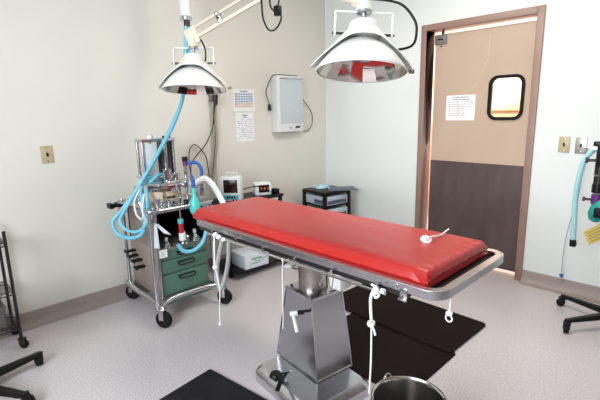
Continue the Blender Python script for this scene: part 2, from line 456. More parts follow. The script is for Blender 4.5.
for r_i in range(11):
    z = 1.335-r_i*0.017; y = -1.215+random.uniform(0, 0.02)
    while y < -1.04:
        wd = random.uniform(0.008, 0.03)
        if random.random() < 0.75: mb.box((0.0027, y, z), (0.0032, min(y+wd, -1.035), z+0.004), random.choice(['ink_grey', 'ink_grey', 'ink_blue', 'ink_dark']))
        y += wd+0.007
mb.build('printed_lines', None, sh)

# ------------------------------------------------------------ x-ray viewer
y0, y1, z0, z1 = -0.795, -0.445, 1.205, 1.745
v = root('xray_viewer', (0.05, (y0+y1)/2, z0), 'white wall-mounted x-ray film viewer box with pale grey panel', 'x-ray viewer')
B((0.001, y0, z0), (0.095, y1, z1), 'housing', 'white_plastic', v, bev=0.008)
B((0.0955, y0+0.035, z0+0.085), (0.0985, y1-0.012, z1-0.03), 'light_panel', 'viewer_panel', v, bev=0.001)
mb = MB().box((0.095, y0+0.035, z1-0.032), (0.106, y1-0.012, z1-0.018), bev=0.002); mb.build('film_clip', 'steel', v)
mb = MB().box((0.095, y1-0.115, z0+0.035), (0.101, y1-0.055, z0+0.052), bev=0.002); mb.build('power_switch', 'black_plastic', v)
mb = MB()
for k in range(3): mb.box((0.0953, y1-0.20+k*0.016, z0+0.032), (0.0958, y1-0.19+k*0.016, z0+0.044))
mb.build('logo', 'ink_grey', v)
mb = MB().tube([(0.08, y1-0.06, z1+0.004), (0.06, -0.60, z1+0.006), (0.07, y0+0.03, z1+0.006), (0.05, y0-0.02, z1-0.01), (0.02, y0-0.055, z1-0.1), (0.015, y0-0.07, z1-0.17), (0.02, y0-0.045, z1-0.25), (0.02, y0-0.04, z1-0.29)], 0.004, n=8)
mb.cyl((0.02, y0-0.04, z1-0.27), (0.02, y0-0.038, z1-0.33), 0.011, 0.014); mb.build('plug_cord', 'black_plastic', v)
MB().tube([(0.05, y1+0.004, z1-0.13), (0.03, y1+0.04, z1-0.2), (0.02, -0.30, z1-0.29), (0.02, -0.24, z1-0.38), (0.02, -0.25, z0+0.05), (0.02, -0.33, z0-0.01), (0.03, -0.42, z0+0.012), (0.05, y1-0.01, z0+0.02)], 0.0035, n=8).build('loop_cord', 'black_plastic', v)

# ------------------------------------------------------------ operating table
TX0, TX1, TY0, TY1 = 1.145, 2.648, -2.398, -1.835
t = root('operating_table', (1.79, -2.09, 0), 'stainless steel veterinary operating table with red pad on tapered pedestal', 'operating table')
# rail frame of the top: flat band with rounded corners
mb = MB()
out = rrect(TX0, TY0, TX1, TY1, 0.065, 8); inn = rrect(TX0+0.03, TY0+0.03, TX1-0.03, TY1-0.03, 0.04, 8)
ring_prism(mb, out, inn, 0.792, 0.824)
for v_ in mb.bm.verts:
    if v_.co.z > 0.81 and v_.co.x < TX0+0.06 and TY0+0.025 < v_.co.y < TY1-0.025: v_.co.z = 0.8005
rail = mb.build('rim', 'steel_rail', t, sharp=50)
bpy.context.view_layer.update()
bv = rail.modifiers.new('bevel', 'BEVEL'); bv.width = 0.004; bv.segments = 2; bv.limit_method = 'ANGLE'
mb = MB(); mb.prism(rrect(TX0+0.022, TY0+0.029, TX1-0.029, TY1-0.029, 0.02, 4), 0.795, 0.802); mb.build('tray', 'dark_metal', t)  # dark tone stands in for the pad's dark reflection in the steel
B((1.20, TY0+0.010, 0.768), (2.52, TY1-0.010, 0.7915), 'under_frame', 'dark_metal', t, bev=0.004)
for y in (TY0-0.014, TY1+0.014):
    mb = MB().cyl((TX0+0.18, y, 0.772), (TX1-0.20, y, 0.772), 0.0055, n=12)
    for k in range(6):
        x = TX0+0.22+k*(TX1-TX0-0.46)/5; yy = y+(0.010 if y < -2 else -0.010)
        mb.box((x-0.006, min(y, yy)-0.003, 0.768), (x+0.006, max(y, yy)+0.003, 0.796))
    mb.build('tie_rail', 'chrome', t)
for x in (2.512,):
    mb = MB().box((x-0.013, TY0-0.004, 0.768), (x+0.013, TY0+0.001, 0.806), bev=0.001).box((x-0.016, TY0-0.012, 0.764), (x+0.016, TY0-0.003, 0.774), bev=0.002)
    mb.cyl((x-0.03, TY0-0.0, 0.808), (x-0.03, TY0-0.006, 0.808), 0.006, 0.005, n=12); mb.build('rope_cleat', 'steel_rail', t)
# hanging wire hooks under the rail
for x in (2.13, 2.19):
    MB().tube([(x, TY0-0.014, 0.775), (x, TY0-0.02, 0.75), (x+0.008, TY0-0.018, 0.715), (x+0.016, TY0-0.016, 0.74), (x+0.016, TY0-0.012, 0.768)], 0.0022, n=6).build('wire_hook', 'steel', t)
# column, collar, pedestal
mb = MB().lathe([(0.078, 0.485), (0.078, 0.757)], n=40, M=Matrix.Translation((1.79, -2.09, 0))); mb.build('column', 'steel_tarnished', t)
mb = MB().box((1.69, -2.19, 0.738), (1.89, -1.99, 0.757), bev=0.004); mb.build('column_head', 'dark_metal', t)
mb = MB().box((1.872, -2.07, 0.52), (1.955, -1.98, 0.75), bev=0.006).box((1.93, -2.05, 0.68), (2.14, -1.99, 0.72), bev=0.006); mb.build('tilt_bracket', 'lamp_white', t)
bx0, bx1, by0, by1 = 1.600, 1.950, -2.205, -1.965; tx0, tx1, ty0, ty1 = 1.687, 1.897, -2.190, -1.990
zb, zt = 0.080, 0.500
TP = Matrix.Translation((1.79, -2.09, 0)) @ Matrix.Rotation(math.radians(-7.5), 4, 'Z') @ Matrix.Translation((-1.79, 2.09, 0))
mb = MB(TP); mb.add([(bx0, by0, zb), (bx1, by0, zb), (bx1, by1, zb), (bx0, by1, zb), (tx0, ty0, zt), (tx1, ty0, zt), (tx1, ty1, zt), (tx0, ty1, zt)],
    [(0, 1, 5, 4), (1, 2, 6, 5), (2, 3, 7, 6), (3, 0, 4, 7), (4, 5, 6, 7), (3, 2, 1, 0)])
ped = mb.build('pedestal', 'steel_brushed', t)
bv = ped.modifiers.new('bevel', 'BEVEL'); bv.width = 0.004; bv.segments = 2
# edge seams of the pedestal sheets, top plate with bolts
mb = MB(TP)
C4 = [((bx0, by0), (tx0, ty0)), ((bx1, by0), (tx1, ty0)), ((bx1, by1), (tx1, ty1)), ((bx0, by1), (tx0, ty1))]
for (a, b_) in C4: mb.cyl((*a, zb), (*b_, zt), 0.0042, n=8)
for i in range(4):
    a, b_ = C4[i], C4[(i+1) % 4]
    mb.cyl((*a[0], zb+0.003), (*b_[0], zb+0.003), 0.0045, n=8)
mb.build('edge_trim', 'steel', ped)
mb = MB(TP).box((tx0-0.006, ty0-0.006, zt-0.014), (tx1+0.006, ty1+0.006, zt+0.006), bev=0.003)
mb.build('top_plate', 'steel', ped)
for sx, sy in ((0.02, 0.02), (-0.02, 0.02), (-0.02, -0.02), (0.02, -0.02)):
    x = (tx0 if sx > 0 else tx1)+sx; y = (ty0 if sy > 0 else ty1)+sy
    MB(TP).cyl((x, y, zt+0.005), (x, y, zt+0.013), 0.007, n=6).build('bolt', 'dark_metal', ped)
# tilt lever: stub through the face, black collar, white grip hanging down
mb = MB().cyl((1.885, -2.185, 0.440), (1.838, -2.250, 0.436), 0.0065).cyl((1.858, -2.232, 0.437), (1.835, -2.262, 0.434), 0.011)
lv = mb.build('crank_lever', 'black_plastic', t)
mb = MB().cyl((1.840, -2.256, 0.435), (1.815, -2.286, 0.431), 0.013, bev=0.003).cyl((1.822, -2.272, 0.430), (1.868, -2.288, 0.355), 0.008, 0.010, bev=0.003)
mb.build('grip', 'lamp_white', lv)
# foot: low bevelled plate with a recess on the pedal side
mb = MB(); px0, px1, py0, py1 = 1.605, 2.105, -2.375, -1.965
o1 = rrect(px0, py0, px1, py1, 0.05, 8)
def inset(d): return rrect(px0+d, py0+d, px1-d, py1-d, 0.05-d*0.5, 8)
rings = [(o1, 0.0), (o1, 0.045), (inset(0.008), 0.060), (inset(0.030), 0.078)]
vs = []; fs = []
for rg, z in rings: vs += [(x, y, z) for x, y in rg]
n = len(o1)
for i in range(len(rings)-1):
    for k in range(n): fs.append((i*n+k, i*n+(k+1) % n, (i+1)*n+(k+1) % n, (i+1)*n+k))
fs.append(tuple(range(3*n, 4*n))); fs.append(tuple(reversed(range(n))))
MB(TP).add(vs, fs).build('foot_plate', 'steel', t, sharp=25)
mb = MB()
mb.cyl((1.745, -2.330, 0.078), (1.745, -2.330, 0.098), 0.034, 0.030, bev=0.003, n=24)
mb.cyl((1.80, -2.340, 0.086), (1.795, -2.295, 0.115), 0.010, 0.008)
mb.box((-0.052, -0.011, -0.004), (0.052, 0.011, 0.006), M=Matrix.Translation((1.84, -2.385, 0.115)) @ Matrix.Rotation(math.radians(-58), 4, 'Z') @ Matrix.Rotation(math.radians(8), 4, 'Y'), bev=0.003)
mb.cyl((1.775, -2.335, 0.095), (1.83, -2.372, 0.113), 0.008)
pd = mb.build('foot_pedal', 'black_plastic', t)
MB().cyl((1.765, -2.31, 0.10), (1.83, -2.30, 0.135), 0.008, bev=0.002).build('pedal_rod', 'chrome', pd)

# ---------- red pad: lies on the table top
PX0, PX1, PY0, PY1, PZ0, PZ1 = 1.085, 2.572, -2.352, -1.868, 0.8265, 0.866
p = root('table_pad', ((PX0+PX1)/2, (PY0+PY1)/2, 0.802), 'long red vinyl cushion lying on the steel operating table', 'cushion')
nx, ny = 150, 40; Rr = 0.022
def spread(a0, a1, n, r):
    # samples dense near both ends so the rounding is smooth
    out = []
    for k in range(7): out.append(a0+r*(1-math.cos(PI/2*k/6)))
    for k in range(1, n): out.append(a0+r+(a1-a0-2*r)*k/n)
    for k in range(7): out.append(a1-r*(1-math.cos(PI/2*(6-k)/6)))
    return out
xs, ys = spread(PX0, PX1, nx, Rr), spread(PY0, PY1, ny, Rr)
def edge_drop(x, y):
    d1_ = min(x-PX0, PX1-x); d2_ = min(y-PY0, PY1-y); s = 0
    ex = max(0, Rr-d1_); ey = max(0, Rr-d2_); e = min(Rr, math.hypot(ex, ey))
    return Rr-math.sqrt(max(0, Rr*Rr-e*e))
PB = 0.803
vs = []; fs = []
random.seed(2)
for i, x in enumerate(xs):
    for j, y in enumerate(ys):
        z = PZ1-edge_drop(x, y)
        dx = PX1-x; de = min(y-PY0, PY1-y, x-PX0, dx)
        z += 0.004*min(1, de/0.15)                                   # foam crown
        if dx < 0.09: z += -0.0050*math.exp(-((dx-0.030)/0.022)**2)*(0.5+0.5*math.cos((y-PY0)*2*PI/0.055))   # gathers at the end seam
        dn = y-PY0; z -= 0.009*(1-min(1, dn/0.055))**2                 # soft shoulder along the long side
        if dn < 0.08: z += -0.0012*math.exp(-((dn-0.03)/0.02)**2)*(0.5+0.5*math.sin(x*2*PI/0.09+1.3*math.sin(x*9)))
        z += 0.0007*math.sin(x*17+y*31)*math.sin(y*23-x*5)
        vs.append((x, y, z))
NX, NY = len(xs), len(ys)
for i in range(NX-1):
    for j in range(NY-1): fs.append((i*NY+j, (i+1)*NY+j, (i+1)*NY+j+1, i*NY+j+1))
# sides: bulging boxing with a pinched mid seam
per = [(i, 0) for i in range(NX)]+[(NX-1, j) for j in range(1, NY)]+[(i, NY-1) for i in range(NX-2, -1, -1)]+[(0, j) for j in range(NY-2, 0, -1)]
base = [i*NY+j for i, j in per]
prev = base; K = 8; cxp, cyp = (PX0+PX1)/2, (PY0+PY1)/2
for k in range(1, K+1):
    u = k/K; cur = []
    for (i, j), bi in zip(per, base):
        x, y, z = vs[bi]
        bul = 0.0035*abs(math.sin(2*PI*u))**0.7 - (0.002 if u == 1 else 0)
        nxn = (1 if i == NX-1 else -1 if i == 0 else 0); nyn = (1 if j == NY-1 else -1 if j == 0 else 0)
        if nyn == -1: bul += 0.001*math.sin(x*70)*math.sin(PI*u)
        if nxn == 1: bul += 0.001*math.sin(y*90)*math.sin(PI*u)
        zz = z+(PB-z)*u
        vs.append((x+nxn*bul, y+nyn*bul, zz)); cur.append(len(vs)-1)
    m_ = len(prev)
    for q in range(m_): fs.append((prev[q], prev[(q+1) % m_], cur[(q+1) % m_], cur[q]))
    prev = cur
fs.append(tuple(prev))
MB().add(vs, fs).build('cover', 'red_vinyl', p, sharp=80)
o_ = rrect(PX0-0.001, PY0-0.001, PX1+0.001, PY1+0.001, 0.012, 5)
MB().tube([(x, y, 0.8250) for x, y in o_], 0.0022, n=6, smooth=False, closed=True).build('seam', 'red_seam', p)
# folded corner flap
mb = MB(); mb.add([(2.520, -2.3565, 0.858), (2.575, -2.3575, 0.850), (2.566, -2.3570, 0.806), (2.520, -2.353, 0.858), (2.575, -2.353, 0.850), (2.566, -2.353, 0.806)],
    [(0, 1, 2), (5, 4, 3), (0, 3, 4, 1), (1, 4, 5, 2), (2, 5, 3, 0)]); mb.build('corner_fold', 'red_vinyl', p)

# white tie lying on the pad
zt_ = 0.872
mb = MB()
random.seed(11)
for k in range(4):
    a0 = random.uniform(0, 6); pts = [(2.400+0.020*math.cos(a0+q*0.75)*(1-0.08*k), -2.055+0.020*math.sin(a0+q*0.75)*(1-0.08*k), zt_+0.003+0.004*k+0.004*math.sin(q*1.3+k)) for q in range(9)]
    mb.tube(pts, 0.0042, n=8)
mb.tube([(2.400, -2.04, zt_+0.012), (2.41, -2.00, zt_+0.01), (2.413, -1.95, zt_+0.006), (2.410, -1.90, zt_+0.012), (2.412, -1.885, zt_+0.016)], 0.0036, n=8)
single(mb.build('tie_rope', 'rope_white'), 'short knotted white rope lying on top of the red pad', 'rope')

# hanging ropes
def knot(mb, c, r=0.011, k=3, th=0.0035):
    for q in range(k):
        ax = Vector((random.uniform(-1, 1), random.uniform(-1, 1), random.uniform(-1, 1))).normalized(); u = ax.orthogonal().normalized(); w_ = ax.cross(u)
        mb.tube([Vector(c)+u*(r*math.cos(2*PI*s/8))+w_*(r*0.8*math.sin(2*PI*s/8)) for s in range(8)], th, n=6, closed=True)
random.seed(4)
yr = TY0-0.022
mb = MB(); mb.tube([(2.395, yr, 0.795), (2.415, yr-0.004, 0.79), (2.43, yr-0.004, 0.768), (2.415, yr-0.004, 0.752), (2.405, yr, 0.77)], 0.0045, n=8)
knot(mb, (2.42, yr-0.006, 0.783), 0.014, 4); knot(mb, (2.445, yr-0.004, 0.785), 0.009, 3)
mb.tube([(2.408, yr-0.004, 0.782), (2.396, yr-0.006, 0.74), (2.399, yr-0.004, 0.66)], 0.0055, n=8)
knot(mb, (2.400, yr-0.006, 0.648), 0.012, 4); mb.tube([(2.402, yr-0.008, 0.645), (2.414, yr-0.008, 0.628), (2.420, yr-0.008, 0.61)], 0.004, n=8)
mb.tube([(2.400, yr-0.004, 0.64), (2.400, yr-0.004, 0.5), (2.394, yr-0.004, 0.36)], 0.0035, n=8)
single(mb.build('tie_rope', 'rope_white'), 'knotted white rope hanging from table rim down to the steel bucket', 'rope', )
mb = MB(); knot(mb, (1.41, yr-0.002, 0.785), 0.012, 4); knot(mb, (1.44, yr-0.002, 0.779), 0.010, 3); knot(mb, (1.48, yr-0.002, 0.774), 0.008, 2)
mb.tube([(1.40, yr, 0.79), (1.393, yr-0.003, 0.70), (1.390, yr-0.003, 0.615)], 0.005, n=8); knot(mb, (1.390, yr-0.003, 0.605), 0.012, 3)
mb.tube([(1.392, yr-0.003, 0.60), (1.42, yr-0.003, 0.5), (1.41, yr-0.003, 0.38), (1.405, yr-0.003, 0.29)], 0.0035, n=8); knot(mb, (1.405, yr-0.003, 0.282), 0.008, 2)
single(mb.build('tie_rope', 'rope_white'), 'white rope with end knot hanging at the left end of the table', 'rope')
mb = MB().tube([(1.918, yr+0.008, 0.766), (1.915, yr+0.004, 0.70), (1.912, yr+0.004, 0.50), (1.908, yr+0.004, 0.44)], 0.0022, n=6); knot(mb, (1.918, yr+0.008, 0.77), 0.007, 2, 0.002)
single(mb.build('tie_rope', 'rope_white'), 'thin white string hanging in front of the table column', 'rope')
mb = MB().tube([(2.641, -2.322, 0.792), (2.642, -2.322, 0.76), (2.640, -2.322, 0.735)], 0.003, n=8); knot(mb, (2.640, -2.322, 0.732), 0.009, 3); mb.tube([(2.64+0.011*math.cos(a*PI/4), -2.322, 0.714+0.012*math.sin(a*PI/4)) for a in range(8)], 0.0028, n=6, closed=True)
single(mb.build('tie_rope', 'rope_white'), 'short looped white rope under the right corner of the table', 'rope')

# ------------------------------------------------------------ mats and bucket
def floor_mat(cx, cy, sx, sy, rot, label, mname, h=0.010, z=0.0005, r=0.03):
    T = Matrix.Translation((cx, cy, z)) @ Matrix.Rotation(math.radians(rot), 4, 'Z')
    mb = MB(T).prism(rrect(-sx/2, -sy/2, sx/2, sy/2, r, 5), 0, h, bev=0.003)
    o = mb.build('floor_mat', mname); return single(o, label, 'mat')
floor_mat(1.88, -1.66, 0.76, 0.56, 0, 'dark rubber mat on the floor nearer the pedestal, under its neighbour', 'black_mat', 0.008)
floor_mat(1.745, -1.17, 1.00, 0.49, -1.5, 'dark rubber mat on the floor farther from camera, overlapping the other', 'black_mat', 0.009, 0.009)
floor_mat(1.835, -2.725, 0.90, 0.62, 7, 'charcoal rubber mat at the bottom edge, in front of the pedestal', 'black_mat_grey', 0.012, 0.0005, 0.012)
bk = root('steel_bucket', (2.475, -2.265, 0), 'shiny stainless steel bucket on the floor at the bottom edge', 'bucket')
Tb = Matrix.Translation((2.468, -2.262, 0.001)) @ Matrix.Diagonal((1.07, 1.07, 1, 1))
mb = MB(); mb.lathe([(0.0, 0.0), (0.095, 0.0), (0.100, 0.006), (0.130, 0.278), (0.136, 0.283), (0.138, 0.288), (0.134, 0.292), (0.128, 0.288), (0.127, 0.275), (0.097, 0.010), (0.0, 0.006)], M=Tb, n=56)
mb.build('body', 'bucket_steel', bk, sharp=60)
for a in (2.75, 2.75+PI):
    c_ = Vector((2.468+0.149*math.cos(a), -2.262+0.149*math.sin(a), 0.270)); tn = Vector((-math.sin(a), math.cos(a), 0))
    mb = MB().tube([c_+tn*0.022+Vector((0, 0, -0.012)), c_+tn*0.016+Vector((0, 0, 0.022)), c_+Vector((0, 0, 0.036)), c_-tn*0.016+Vector((0, 0, 0.022)), c_-tn*0.022+Vector((0, 0, -0.012))], 0.0035, n=8); mb.build('handle_ear', 'bucket_steel', bk)


mb = MB()
pts = []
for k in range(13):
    a = 2.75+PI*k/12; pts.append((2.468+0.158*math.cos(a), -2.262+0.158*math.sin(a), 0.287-0.10*math.sin(PI*k/12)))
mb.tube(pts, 0.003, n=8, sub=3); mb.build('bail_handle', 'bucket_steel', bk)

# ------------------------------------------------------------ surgical lamps
def lamp(base, tilt_axis, tilt, spin, label, s=1.0):
    """base = centre of the reflector mouth"""
    T = Matrix.Translation(base) @ Matrix.Rotation(tilt, 4, Vector(tilt_axis)) @ Matrix.Rotation(spin, 4, 'Z') @ Matrix.Diagonal((1, 1, 0.91, 1))
    r = root('surgical_lamp', tuple(base), label, 'surgical lamp')
    mb = MB(T)
    mb.lathe([(0.2, 0.0), (0.203, 0.004), (0.2, 0.012), (0.184, 0.038), (0.155, 0.080), (0.12, 0.116), (0.085, 0.142), (0.05, 0.158), (0.0, 0.162)], n=64, caps=False)
    mb.build('dome', 'lamp_white', r, sharp=70)
    mb = MB(T); mb.lathe([(0.1975, 0.002), (0.180, 0.034), (0.151, 0.074), (0.116, 0.109), (0.082, 0.134), (0.045, 0.149), (0.0, 0.153)], n=18, caps=False)
    rf = mb.build('reflector', 'reflector', r, sharp=12)
    mb = MB(T); mb.lathe([(0.0, 0.052), (0.035, 0.054), (0.05, 0.062), (0.054, 0.075), (0.045, 0.10), (0.03, 0.14), (0.0, 0.146)], n=32); mb.build('bulb_shield', 'steel', rf)
    # cap: rounded drum and three wings reaching out past the rim
    mb = MB(T); mb.lathe([(0.0, 0.248), (0.050, 0.248), (0.060, 0.243), (0.064, 0.230), (0.070, 0.205), (0.080, 0.185), (0.060, 0.170), (0.0, 0.165)], n=40)
    cp = mb.build('cap', 'lamp_white', r, sharp=50)
    # conical shroud over the dome, cut to an arch front and back and drawn out to a tip on either side
    NA, NR = 96, 10
    vs = []; fs = []
    for lay in (0, 1):
        for k in range(NA):
            th = 2*PI*k/NA; re_ = 0.112+0.118*abs(math.cos(th))**5
            for q in range(NR+1):
                rr_ = 0.055+(re_-0.055)*q/NR
                zz = 0.226-(rr_-0.055)*1.20-lay*0.004
                vs.append(((rr_-lay*0.001)*math.cos(th), (rr_-lay*0.001)*math.sin(th), zz))
    N1 = NR+1; off = NA*N1
    for k in range(NA):
        k2 = (k+1) % NA
        for q in range(NR):
            a, b_, c_, d_ = k*N1+q, k2*N1+q, k2*N1+q+1, k*N1+q+1
            fs.append((a, d_, c_, b_)); fs.append((off+a, off+b_, off+c_, off+d_))
        fs.append((k*N1+NR, off+k*N1+NR, off+k2*N1+NR, k2*N1+NR)); fs.append((k*N1, k2*N1, off+k2*N1, off+k*N1))
    sh_ = MB(T).add(vs, fs).build('shroud', 'lamp_white', r, sharp=60)
    MB(T).box((0.216, -0.010, 0.008), (0.238, 0.010, 0.026), bev=0.003).build('grip', 'worn_grey', sh_)
    # yoke
    mb = MB(T); hw = 0.128; zt2 = 0.292
    mb.box((-hw, -0.008, zt2-0.006), (hw, 0.008, zt2+0.004), bev=0.002)
    for sx in (-1, 1): mb.box((sx*hw-0.005, -0.009, 0.175), (sx*hw+0.005, 0.009, zt2+0.002), bev=0.002)
    yk = mb.build('yoke', 'lamp_white', r)
    for sx in (-1, 1):
        MB(T).cyl((sx*hw*0.55, 0, 0.187), (sx*(hw+0.012), 0, 0.187), 0.007, n=12).build('pivot_pin', 'dark_metal', yk)
    mb = MB(T); mb.lathe([(0.040, 0.297), (0.040, 0.303), (0.036, 0.306), (0.028, 0.345), (0.026, 0.360), (0.0, 0.362)], n=28); nk = mb.build('neck', 'arm_cream' if s == 2 else 'lamp_white', r)
    MB(T).lathe([(0.030, 0.249), (0.030, 0.256), (0.012, 0.258), (0.012, 0.284), (0.034, 0.286), (0.034, 0.297)], n=24).build('swivel', 'steel', nk)
    return r, T
away = Vector((-0.70, 0.68, 0)).normalized(); right = Vector((0.70, 0.71, 0)).normalized()
def lampT(base, back, side, spin):
    # lean the axis 'back' away from the viewer and 'side' to the right
    ax = (Vector((0, 0, 1))+away*math.tan(math.radians(back))+right*math.tan(math.radians(side)))
    q = Vector((0, 0, 1)).rotation_difference(ax); return q.axis, q.angle
ax, an = lampT(None, 6.5, 1.0, 0)
l1, T1 = lamp(Vector((0.742, -2.082, 1.548)), ax, an, math.radians(45), 'white domed surgical lamp on the left, above the anesthesia cart', 2)
ax, an = lampT(None, 9.0, 4.0, 0)
l2, T2 = lamp(Vector((2.012, -1.992, 1.566)), ax, an, math.radians(45), 'white domed surgical lamp on the right, above the red pad', 1)
n1 = T1 @ Vector((0, 0, 0.350)); n2 = T2 @ Vector((0, 0, 0.350))
hub = Vector((1.50, -1.63, 2.24))
def arm_bars(parent, a, b_, sep, w_, h_, mname='arm_cream', gap=True):
    d = (b_-a); L_ = d.length; q = d.to_track_quat('X', 'Z'); M0 = Matrix.Translation(a) @ q.to_matrix().to_4x4()
    return M0, L_
# arm of the left lamp: a sprung parallelogram running to the ceiling column
M0, L_ = arm_bars(None, n1+Vector((0, 0, 0.01)), hub, 0, 0, 0)
arm = MB()
arm.box((-0.03, -0.010, -0.018), (L_, 0.010, 0.004), M=M0, bev=0.003)
arm.box((0.02, -0.008, 0.044), (L_*0.97, 0.008, 0.060), M=M0, bev=0.003)
arm.box((-0.045, -0.015, -0.045), (0.045, 0.015, 0.066), M=M0, bev=0.010)
a1 = arm.build('arm', 'arm_cream', l1)
mb = MB().box((0.20, -0.016, -0.005), (0.232, 0.016, 0.058), M=M0, bev=0.004); mb.build('link_plate', 'chrome', a1)
for zz in (0.005, 0.050):
    MB().lathe([(0.0, 0), (0.011, 0), (0.011, 0.008), (0.006, 0.010), (0, 0.010)], M=M0 @ Matrix.Translation((0.216, -0.016, zz)) @ Matrix.Rotation(PI/2, 4, 'X'), n=16).build('bolt', 'chrome', a1)
MB().box((0.42, -0.011, 0.003), (0.75, 0.011, 0.017), M=M0 @ Matrix.Translation((0, 0, 0.0)) @ Matrix.Rotation(-0.07, 4, 'Y'), bev=0.003).build('spring_cover', 'arm_cream', a1)
pn = [T1 @ Vector(v_) for v_ in ((0.02, 0.0, 0.335), (0.06, -0.03, 0.33), (0.085, -0.05, 0.27), (0.085, -0.04, 0.21), (0.07, -0.02, 0.19))]
MB().tube([n1+Vector((0.03, 0.03, 0.0))]+pn[1:], 0.005, n=8).build('cable', 'black_plastic', l1)
# arm of the right lamp
hub2 = Vector((1.50, -1.63, 2.05))
M0b, Lb = arm_bars(None, n2+Vector((0, 0, 0.0)), hub2, 0, 0, 0)
arm2 = MB(); arm2.box((-0.03, -0.016, -0.018), (Lb, 0.016, 0.020), M=M0b, bev=0.004); arm2.box((0.06, -0.010, -0.034), (0.16, 0.010, -0.016), M=M0b, bev=0.004)
arm2.build('arm', 'arm_cream', l2)
MB().lathe([(0.0, 0.34), (0.03, 0.34), (0.034, 0.36), (0.034, 0.40), (0.028, 0.42), (0, 0.42)], M=T2, n=28).build('arm_joint', 'lamp_white', l2)
MB().tube([T2 @ Vector((0.02, 0.02, 0.37)), (2.094, -1.826, 1.868), (2.147, -1.786, 1.80), (2.160, -1.780, 1.74), (2.146, -1.800, 1.680), T2 @ Vector((0.115, 0.03, 0.125)), T2 @ Vector((0.085, 0.03, 0.15))], 0.006, n=10).build('cable', 'black_plastic', l2)
# ceiling column that carries both arms
cc = root('ceiling_column', (1.5, -1.63, H), 'white ceiling column carrying both surgical lamp arms', 'lamp mount')
MB().cyl((1.5, -1.63, 2.045), (1.5, -1.63, H), 0.028).build('pole', 'lamp_white', cc)
MB().cyl((1.5, -1.63, H-0.04), (1.5, -1.63, H), 0.10, bev=0.008, n=32).build('ceiling_flange', 'lamp_white', cc)
MB().cyl((1.5, -1.63, 2.19), (1.5, -1.63, 2.30), 0.042, bev=0.006, n=28).cyl((1.5, -1.63, 2.04), (1.5, -1.63, 2.11), 0.042, bev=0.006, n=28).build('collar', 'lamp_white', cc)
# plug connector dangling from the left lamp's arm
pc = root('plug_connector', (1.232, -1.794, 1.95), 'black plug connector with looped cable hanging from the left lamp arm', 'plug')
B((-0.020, -0.016, -0.028), (0.020, 0.016, 0.028), 'plug_body', 'black_plastic', pc, 0.004, M=Matrix.Translation((1.240, -1.790, 1.985)))
MB().tube([(1.160, -1.845, 2.055), (1.172, -1.853, 2.02), (1.176, -1.85, 1.945), (1.203, -1.84, 1.885), (1.232, -1.825, 1.872), (1.256, -1.805, 1.895), (1.268, -1.79, 1.935), (1.258, -1.783, 1.965)], 0.0055, n=8).build('loop_cable', 'black_plastic', pc)
MB().tube([(1.205, -1.82, 2.06), (1.208, -1.816, 2.01), (1.222, -1.80, 1.985), (1.235, -1.79, 1.99), (1.245, -1.785, 2.03), (1.26, -1.78, 2.10)], 0.005, n=8).build('feed_cable', 'black_plastic', pc)

# gas drop from the ceiling with its blue hose
gd = root('gas_drop', (0.39, -1.9, H), 'white gas drop tube from the ceiling above the left lamp', 'gas outlet')
MB().cyl((0.39, -1.9, 2.075), (0.39, -1.9, H), 0.040, n=32).build('tube', 'lamp_white', gd)
MB().cyl((0.39, -1.9, 2.045), (0.39, -1.9, 2.075), 0.042, n=32, bev=0.004).build('chrome_ring', 'chrome', gd)
MB().cyl((0.40, -1.9, 1.985), (0.40, -1.9, 2.045), 0.022, n=20, bev=0.003).build('coupling', 'dark_metal', gd)

hose_pts = [(0.413, -1.899, 2.0), (0.467, -1.952, 1.77), (0.504, -2.034, 1.516), (0.476, -2.118, 1.327), (0.459, -2.239, 1.128), (0.423, -2.363, 0.932), (0.379, -2.485, 0.772), (0.357, -2.545, 0.696), (0.411, -2.541, 0.621), (0.50, -2.486, 0.599), (0.56, -2.435, 0.639), (0.545, -2.40, 0.758), (0.463, -2.380, 0.888), (0.44, -2.33, 0.965), (0.44, -2.27, 0.985)]
MB_ = MB().tube(hose_pts, 0.0135, n=12, ridge=0.03)
single(MB_.build('breathing_hose', 'blue_hose'), 'long light blue hose looping from the ceiling drop beside the cart', 'hose')
hp2 = [(0.425, -1.925, 2.0), (0.49, -1.99, 1.77), (0.528, -2.052, 1.516), (0.515, -2.13, 1.327), (0.495, -2.25, 1.14), (0.462, -2.375, 0.952), (0.43, -2.47, 0.80), (0.41, -2.515, 0.715), (0.45, -2.505, 0.655), (0.53, -2.46, 0.642), (0.585, -2.415, 0.70), (0.56, -2.385, 0.80), (0.50, -2.35, 0.92), (0.48, -2.26, 0.99), (0.44, -2.20, 0.985)]
single(MB().tube(hp2, 0.0115, n=12, ridge=0.03).build('breathing_hose', 'blue_hose'), 'thinner blue hose running inside the larger loop into the machine', 'hose')

# ------------------------------------------------------------ anesthesia cart
ct = root('anesthesia_cart', (0.40, -2.17, 0), 'anesthesia machine on a chrome cart with green drawers and casters', 'medical cart')
def post(x, y, z0_, z1_, r=0.0125): return MB().cyl((x, y, z0_), (x, y, z1_), r, n=16)
post(0.655, -2.425, 0.10, 0.80).build('post', 'steel', ct)
post(0.635, -1.955, 0.12, 0.78).build('post', 'steel', ct)
post(0.13, -2.385, 0.10, 0.80).build('post', 'steel', ct)
post(0.13, -1.965, 0.10, 0.78).build('post', 'steel', ct)
MB().cyl((0.625, -2.372, 0.15), (0.625, -2.372, 0.76), 0.010).build('inner_post', 'steel_rail', ct)
cb = B((0.15, -2.36, 0.155), (0.60, -1.985, 0.50), 'cabinet', 'cart_side', ct, bev=0.004)
B((0.15, -2.36, 0.50), (0.188, -1.985, 0.76), 'back_panel', 'black_plastic', ct, bev=0.004)
B((0.19, -2.365, 0.50), (0.60, -2.350, 0.765), 'side_panel', 'cart_side', ct, bev=0.003)
